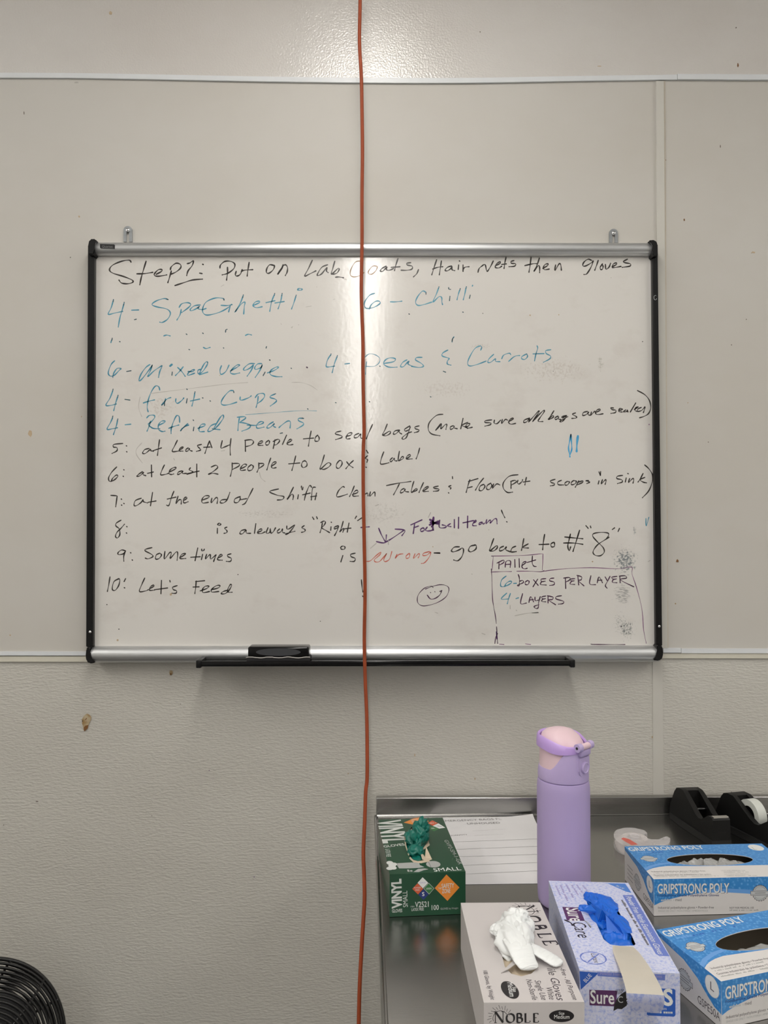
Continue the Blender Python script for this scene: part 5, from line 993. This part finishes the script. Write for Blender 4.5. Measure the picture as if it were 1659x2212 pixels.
# ================================================================ lilac bottle
bc = T(1217, 1955); by = 1.242; cx = ray(1217, 1750).x / ray(1217, 1750).y * by
Rb = 111.5 / 2 / FPX * by * 1.0; ztop = CAMZ + ray(1217, 1568).z / ray(1217, 1568).y * (by - 0.0); 
def zat(py, dy=0.0): r = ray(1217, py); return CAMZ + r.z / r.y * (by - dy) - TZ
bot = thing('water_bottle', 'tall lilac water bottle with a flip lid and pink spout cover', 'bottle', (cx, by, TZ + 0.0003), R(42))
zj = zat(1699, Rb); zt_ = zat(1568)     # joint body/lid at the front; top of the lid
bm = bmesh.new(); lathe(bm, [(0.001, 0), (Rb * .86, 0), (Rb * .93, .0015), (Rb * .97, .005), (Rb * .985, .012), (Rb, .03), (Rb, zj - .022), (Rb * .995, zj - .012), (Rb * .975, zj - .005), (Rb * .955, zj - .001), (Rb * .90, zj + .0005)], 96)
obj('body', fixn(bm), M['lilac'], bot, True)
# collar: wall whose upper edge sweeps up to the hinge side (local -y is the hinge/button side after rotation)
Rc = Rb * 0.965; n = 120; bm = bmesh.new(); zl, zh = zat(1648, -Rb * .2), zat(1611, Rb * .5)
def sm(x): x = max(0, min(1, x)); return x * x * (3 - 2 * x)
def ztopc(a):
    d = 0.5 - 0.5 * math.sin(a)       # 1 at a=-90deg (button side), 0 opposite
    return zl + (zh - zl) * sm((d - 0.50) / 0.45)
rings = []
for (rf, zf) in [(0.90, 'b0'), (0.99, 'b1'), (1.0, 'b2'), (1.0, 'm'), (0.985, 't0'), (0.965, 't'), (0.93, 't2'), (0.91, 'in')]:
    ring = []
    for k in range(n):
        a = 2 * math.pi * k / n; zt2 = ztopc(a); z = {'b0': zj + .0008, 'b1': zj + .0012, 'b2': zj + .004, 'm': zj + (zt2 - zj) * .5, 't0': zt2 - .004, 't': zt2 - .0006, 't2': zt2 - .0004, 'in': zt2 - .006}[zf]
        taper = 1 - 0.030 * (z - zj) / .05
        ring.append(bm.verts.new((Rc * rf * taper * math.cos(a), Rc * rf * taper * math.sin(a), z)))
    rings.append(ring)
for A, B in zip(rings, rings[1:]):
    for k in range(n): bm.faces.new((A[k], A[(k + 1) % n], B[(k + 1) % n], B[k]))
bm.faces.new(rings[0][::-1])
obj('lid_collar', fixn(bm), M['lilac_lid'], bot, True)
# pink spout cover
bm = bmesh.new(); Rp = Rc * 0.935; zc = zt_ - 0.004
lathe(bm, [(Rp, zj + .004), (Rp, zl), (Rp * .985, zl + (zc - zl) * .25), (Rp * .955, zl + (zc - zl) * .5), (Rp * .90, zl + (zc - zl) * .70), (Rp * .80, zl + (zc - zl) * .84), (Rp * .62, zl + (zc - zl) * .93), (Rp * .38, zl + (zc - zl) * .98), (Rp * .15, zc), (0.0005, zc + .0002)], 72)
for v in bm.verts:      # leaning towards the hinge
    f = max(0, (v.co.z - zl) / (zc - zl)); v.co.y += 0.006 * f * f; v.co.z -= 0.0
    if v.co.y < 0: v.co.z -= max(0, f - .2) * (-v.co.y) * 0.28
obj('spout_cover', fixn(bm), M['pink'], bot, True)
# carry loop: band round the dome, sloping down to the hinge
bm = bmesh.new(); n = 72; zA = zat(1597); rows = []
for k in range(n):
    a = 2 * math.pi * k / n; d = 0.5 - 0.5 * math.sin(a); zc2 = zA - 0.0085 * sm((d - .25) / .65); hb = 0.0096 - 0.0042 * sm((d - .55) / .45); rr_ = Rc * (0.955 + 0.03 * d); e = 0.0036
    pr_ = [(rr_ + e * .5, zc2 - hb), (rr_ + e * .55, zc2 - hb * .2), (rr_ + e * .25, zc2 + hb * .75), (rr_ - e * .3, zc2 + hb), (rr_ - e, zc2 + hb * .7), (rr_ - e * .9, zc2 - hb)]
    rows.append([bm.verts.new((r * math.cos(a), r * math.sin(a) + .002, z)) for r, z in pr_])
for i in range(n):
    A, B = rows[i], rows[(i + 1) % n]
    for k in range(6): bm.faces.new((A[k], A[(k + 1) % 6], B[(k + 1) % 6], B[k]))
obj('carry_loop', fixn(bm), M['lilac_loop'], bot, True)
# hinge barrel, knuckles, pin, latch recess and round button on the -y side
zhg = zh + 0.001; yh = -Rc * 0.985
bm = bmesh.new(); tube(bm, [(-.011, yh, zhg), (.011, yh, zhg)], .0050, 20); obj('hinge_barrel', fixn(bm), M['pink'], bot, True)
for sx in (-1, 1):
    bm = bmesh.new(); tube(bm, [(sx * .0105, yh, zhg), (sx * .0195, yh + .001, zhg)], .0066, 20); kn = obj('hinge_knuckle', fixn(bm), M['lilac_lid'], bot, True)
    bm = bmesh.new(); tube(bm, [(sx * .0190, yh + .001, zhg), (sx * .0198, yh + .001, zhg)], .0022, 14); obj('pin_hole', fixn(bm), M['dark_hole'], kn, True)
bm = bmesh.new(); abox(bm, -.0135, .0135, yh - .0035, yh + .008, zhg - .0145, zhg - .0045, .0022, 3); obj('latch', fixn(bm), M['lilac'], bot, True)
zbt = zat(1655, Rb * .5)
bm = bmesh.new(); pl = [(-.0150, zhg - .016), (.0150, zhg - .016)] + [(.0150 * math.cos(a), zbt - .003 + .0135 * math.sin(a)) for a in [-math.pi * k / 14 for k in range(15)]]
prism(bm, pl, lambda u, v, t: Vector((u, t, v)), yh + .012, yh + .0002); bmesh.ops.bevel(bm, geom=bm.edges[:], offset=.0012, segments=2, affect='EDGES'); obj('button_plate', fixn(bm), M['lilac_lid'], bot, True)
bm = bmesh.new(); lathe(bm, [(.0092, yh + .004), (.0092, yh - .0020), (.0086, yh - .0032), (.0074, yh - .0034), (.0066, yh - .0026), (.0001, yh - .0022)], 40, (0, 0, zbt), axis='y'); obj('button', fixn(bm), M['lilac_lid'], bot, True)
# ================================================================ clear snail-shaped tape dispenser
h1 = 0.019; sc = lambda l: [(1320 + a / 4.894, 1770 + b / 4.894) for a, b in l]
out = sc([(28, 165), (40, 128), (85, 100), (150, 90), (230, 90), (310, 103), (372, 128), (384, 146), (362, 152), (350, 168), (362, 192), (410, 212), (470, 216), (530, 204), (560, 184), (590, 178), (617, 192), (627, 215), (615, 250), (580, 275), (480, 292), (330, 304), (190, 292), (90, 250), (42, 208)])
tc_ = T(1372, 1808, h1); snail = thing('tape_dispenser', 'clear plastic snail-shaped tape dispenser with a red label lying flat', 'tape dispenser', (tc_.x, tc_.y, TZ + .0003))
P = [T(x, y, h1) - tc_ for x, y in out]; P = crom([(p.x, p.y, 0) for p in P], 3, True)
bm = bmesh.new(); prism(bm, [(p.x, p.y) for p in P], lambda u, v, t: Vector((u, v, t)), 0, h1); bmesh.ops.bevel(bm, geom=[e for e in bm.edges if abs(e.verts[0].co.z - e.verts[1].co.z) < 1e-5], offset=.0014, segments=2, affect='EDGES'); obj('clear_shell', fixn(bm), M['clear'], snail, True)
q = [T(x, y, h1 * .9) - tc_ for x, y in out]; ins = [(p.x * .93 - .0005, p.y * .93) for p in P]
bm = bmesh.new(); prism(bm, ins, lambda u, v, t: Vector((u, v, t)), .0012, h1 * .30); obj('backing_card', fixn(bm), M['tape_roll'], snail, True)
rc_ = T(1371, 1806, h1) - tc_
bm = bmesh.new(); Rr = .0235; prof = [(.0125, .002), (Rr, .002), (Rr, h1 - .0028), (.0125, h1 - .0028)]
rings = [[bm.verts.new((rc_.x + r * math.cos(2 * math.pi * k / 48), rc_.y + r * math.sin(2 * math.pi * k / 48), z)) for k in range(48)] for r, z in prof]
for i in range(4):
    A, B = rings[i], rings[(i + 1) % 4]
    for k in range(48): bm.faces.new((A[k], A[(k + 1) % 48], B[(k + 1) % 48], B[k]))
obj('tape_roll', fixn(bm), M['tape_roll'], snail, True)
bm = bmesh.new(); lathe(bm, [(.0095, .002), (.0112, h1 + .0006), (.0100, h1 + .0008), (.0065, h1 - .002), (.0055, .004)], 32, (rc_.x, rc_.y, 0), False, False); obj('hub', fixn(bm), M['clear'], snail, True)
pr = Print((0, 0, h1), (1, 0, 0), (0, 1, 0), snail); pr.poly(sc([(105, 205), (130, 192), (190, 207), (285, 265), (215, 272), (150, 235)]), 'label_red'); pr.text('Crystal Clear', sc([(215, 222)])[0], sc([(452, 238)])[0], .0050, 'print_lgrey'); pr.text('Glossy Tape', sc([(320, 250)])[0], sc([(530, 275)])[0], .0050, 'print_lgrey'); pr.done('printed_label')
# ================================================================ black desk tape dispensers
def desk_dispenser(label, x, y, yaw):
    t = thing('desk_tape_dispenser', label, 'tape dispenser', (x, y, TZ + .0002), yaw)
    prof = [(0, .012), (0, .028), (.008, .058), (.014, .067), (.024, .0705), (.042, .0705), (.050, .067), (.092, .043), (.104, .038), (.114, .0395), (.134, .0535), (.146, .0545), (.150, .050), (.150, .012)]
    def hw(t_, z): base = .0300 - .0115 * max(0, t_ - .05) / .10; top = .0205 - .0040 * max(0, t_ - .05) / .10; return top + (base - top) * max(0, 1 - max(0, z - .022) / .048)
    bm = bmesh.new(); inw = .0115
    for s_ in (-1, 1):
        a = [bm.verts.new((s_ * inw, -t_, z)) for t_, z in prof]; b = [bm.verts.new((s_ * hw(t_, z), -t_, z)) for t_, z in prof]; n = len(a)
        bm.faces.new(a); bm.faces.new(b)
        for k in range(n): bm.faces.new((a[k], a[(k + 1) % n], b[(k + 1) % n], b[k]))
    for lo, hi in ((0, 5), (9, 13)):      # back bridge and front nose close the slot
        sub = [(prof[lo][0], .012)] + prof[lo:hi + 1] + [(prof[hi][0], .012)]
        sub = [q for i, q in enumerate(sub) if i == 0 or q != sub[i - 1]]
        if sub[-1] == sub[0]: sub.pop()
        prism(bm, sub, lambda u, v, q: Vector((q, -u, v)), -inw - .0002, inw + .0002)
    bmesh.ops.remove_doubles(bm, verts=bm.verts[:], dist=1e-5)
    obj('body', fixn(bm), M['tape_black'], t, True)
    bm = bmesh.new(); q = [(-.030, 0), (-.0305, -.05), (-.0195, -.150), (.0195, -.150), (.0305, -.05), (.030, 0)]; prism(bm, q, lambda u, v, z: Vector((u, v, z)), 0, .0125); obj('weighted_base', fixn(bm), M['tape_base'], t, True)
    bm = bmesh.new(); abox(bm, -.0150, .0150, -.1490, -.1415, .0535, .0562, .0003)
    for k in range(15):
        x_ = -.0145 + .029 * k / 14; v = [bm.verts.new(p) for p in ((x_ - .001, -.1490, .0555), (x_ + .001, -.1490, .0555), (x_, -.1505, .0568))]; bm.faces.new(v)
    obj('cutter_blade', fixn(bm), M['blade'], t)
    bm = bmesh.new(); tube(bm, [(-.0160, -.072, .043), (.0160, -.072, .043)], .0035, 14); obj('axle', fixn(bm), M['black_gl'], t, True)
    return t
d1 = desk_dispenser('black desk tape dispenser without tape, standing in front of the upstand', .6255, 1.602, R(5)); d2 = desk_dispenser('black desk tape dispenser holding a white tape roll, at the right edge of view', .722, 1.572, R(13))
d1.location.x = T(1443, 1765).x + .031; 
bm = bmesh.new()
def ringroll(bm, r0, r1, w_, c):
    rings = [[bm.verts.new((c[0] + x_, c[1] + r * math.cos(2 * math.pi * k / 56), c[2] + r * math.sin(2 * math.pi * k / 56))) for k in range(56)] for r, x_ in ((r0, -w_), (r0, w_), (r1, w_), (r1, -w_))]
    for i in range(4):
        A, B = rings[i], rings[(i + 1) % 4]
        for k in range(56): bm.faces.new((A[k], A[(k + 1) % 56], B[(k + 1) % 56], B[k]))
ringroll(bm, .0170, .0290, .0095, (0, -.072, .043)); roll = obj('tape_roll', fixn(bm), M['tape_white'], d2, True)
bm = bmesh.new(); ringroll(bm, .0036, .0168, .0088, (0, -.072, .043)); obj('roll_core', fixn(bm), M['black_gl'], d2, True)
for d_ in (d1,):
    pr = Print((0, -.1502, 0), (1, 0, 0), (0, 0, 1), d_); pr.text('Scotch', (-.007, .026), (.009, .026), .003, 'tape_base', 0, uv=True); pr.done('front_lettering')
# ================================================================ orange cord
cpx = [(777.5, -330), (778, -120), (778, 0), (776.5, 90), (780.5, 165), (782, 240), (783, 330), (782, 420), (782, 520), (781, 580), (780.5, 630), (781.5, 670), (784, 740), (784, 800), (785, 860), (786.5, 930), (785, 965), (784.5, 1010), (785, 1080), (787, 1180), (788.5, 1280), (787, 1380), (789, 1470), (792, 1540), (793, 1600), (793, 1680), (790, 1710), (788, 1770), (785, 1840), (786.5, 1890), (787.5, 1940), (785, 1985), (781, 2050), (777, 2130), (775, 2212), (774, 2330)]
pts = []
for i, (x, y) in enumerate(cpx):
    Yd = 1.535 - 0.20 * sm((y - 1350) / 1000.0); pts.append(W(x, y, Yd))
pts[0].z = min(pts[0].z, CZ); e = pts[-1]
top = Vector((pts[0].x, pts[0].y, CZ)); pts = [p for p in pts if p.z < CZ - 0.01]; pts = [top] + pts
pts += [Vector((e.x - .01, e.y - .02, .45)), Vector((e.x - .02, e.y - .03, .15)), Vector((e.x - .04, e.y - .06, .02)), Vector((e.x - .10, e.y - .14, .0045)), Vector((e.x - .30, e.y - .22, .0045)), Vector((e.x - .5, e.y - .20, .0045))]
bm = bmesh.new(); tube(bm, crom(pts, 5), 0.00365, 14)
cord = obj('extension_cord', fixn(bm), M['cord'], None, True); tag(cord, 'orange extension cord hanging from the ceiling in front of the whiteboard', 'cord')
# ================================================================ fan
fc = W(-60, 2294, 1.34); Rf = 222.6 / FPX * 1.34 * 0.845
fan = thing('pedestal_fan', 'black pedestal fan with a round wire guard at the lower left', 'fan', (fc.x, fc.y + .02, 0))
head = fc - fan.location; nrm = (Vector((0, 0, CAMZ)) - fc).normalized(); nrm = (nrm + Vector((0.25, 0, -0.1))).normalized()
ex = nrm.cross(Vector((0, 0, 1))).normalized(); ey = ex.cross(nrm).normalized()
def FP(r, a, d): return head + ex * (r * math.cos(a)) + ey * (r * math.sin(a)) + nrm * d
def dome(r, s_): return s_ * (0.052 * (1 - (r / Rf) ** 3.2) ** 0.9 if r < Rf else 0)
rs = [Rf * k for k in (1.0, .957, .913, .868, .822, .775, .728, .68, .632, .584, .535, .486, .437, .388, .34, .29)]
for s_ in (1, -1):
    for i, r in enumerate(rs):
        if s_ == -1 and i == 0: continue
        bm = bmesh.new(); K = 90; tube(bm, [FP(r, 2 * math.pi * k / K, dome(r, s_)) for k in range(K)], .0036 if i == 0 else .0023, 6, True); obj('guard_ring', fixn(bm), M['black_enamel'], fan, 'all')
    for k in range(8):
        a = math.pi * 2 * k / 8 + (.2 if s_ > 0 else .5); bm = bmesh.new(); tube(bm, [FP(Rf * q, a, dome(Rf * q, s_) - s_ * .0022) for q in (.26, .4, .55, .7, .82, .91, .97, 1.0)], .0026, 6); obj('guard_rib', fixn(bm), M['black_enamel'], fan, 'all')
bm = bmesh.new(); prof = [(.0005, .058), (Rf * .22, .055), (Rf * .27, .050), (Rf * .27, .044), (.0005, .044)]
rings = [[bm.verts.new(FP(r, 2 * math.pi * k / 40, d)) for k in range(40)] for r, d in prof]
for A, B in zip(rings, rings[1:]):
    for k in range(40): bm.faces.new((A[k], A[(k + 1) % 40], B[(k + 1) % 40], B[k]))
obj('centre_badge', fixn(bm), M['black_pl'], fan, True)
for b in range(3):
    bm = bmesh.new(); g0 = []
    for i in range(13):
        q = i / 12; row = []
        for j in range(9):
            a = 2 * math.pi * b / 3 + (j / 8 - .5) * (0.9 + 0.75 * math.sin(math.pi * min(1, q * .95))) + .35 * q; r = Rf * (.14 + .58 * q * (1 - .10 * abs(j / 8 - .5))); row.append(bm.verts.new(FP(r, a, .020 * (j / 8 - .5) * 1.6)))
        g0.append(row)
    for A, B in zip(g0, g0[1:]):
        for k in range(8): bm.faces.new((A[k], A[k + 1], B[k + 1], B[k]))
    bmesh.ops.solidify(bm, geom=bm.faces[:], thickness=.0015); obj('fan_blade', fixn(bm), M['fan_blade'], fan, True)
bm = bmesh.new(); rings = [[bm.verts.new(FP(r, 2 * math.pi * k / 36, d)) for k in range(36)] for r, d in [(.0005, .03), (.03, .028), (.034, .0), (.034, -.03), (.055, -.055), (.058, -.12), (.045, -.15), (.0005, -.155)]]
for A, B in zip(rings, rings[1:]):
    for k in range(36): bm.faces.new((A[k], A[(k + 1) % 36], B[(k + 1) % 36], B[k]))
obj('motor_housing', fixn(bm), M['black_pl'], fan, True)
mp = FP(0, 0, -.09); bm = bmesh.new(); lathe(bm, [(.016, .03), (.016, mp.z * .6), (.012, mp.z * .6), (.012, mp.z - .03)], 24, (mp.x, mp.y, 0)); obj('pole', fixn(bm), M['black_enamel'], fan, True)
bm = bmesh.new(); lathe(bm, [(.17, 0), (.175, .006), (.17, .014), (.06, .030), (.022, .045)], 48, (mp.x, mp.y, 0)); obj('base', fixn(bm), M['black_pl'], fan, True)
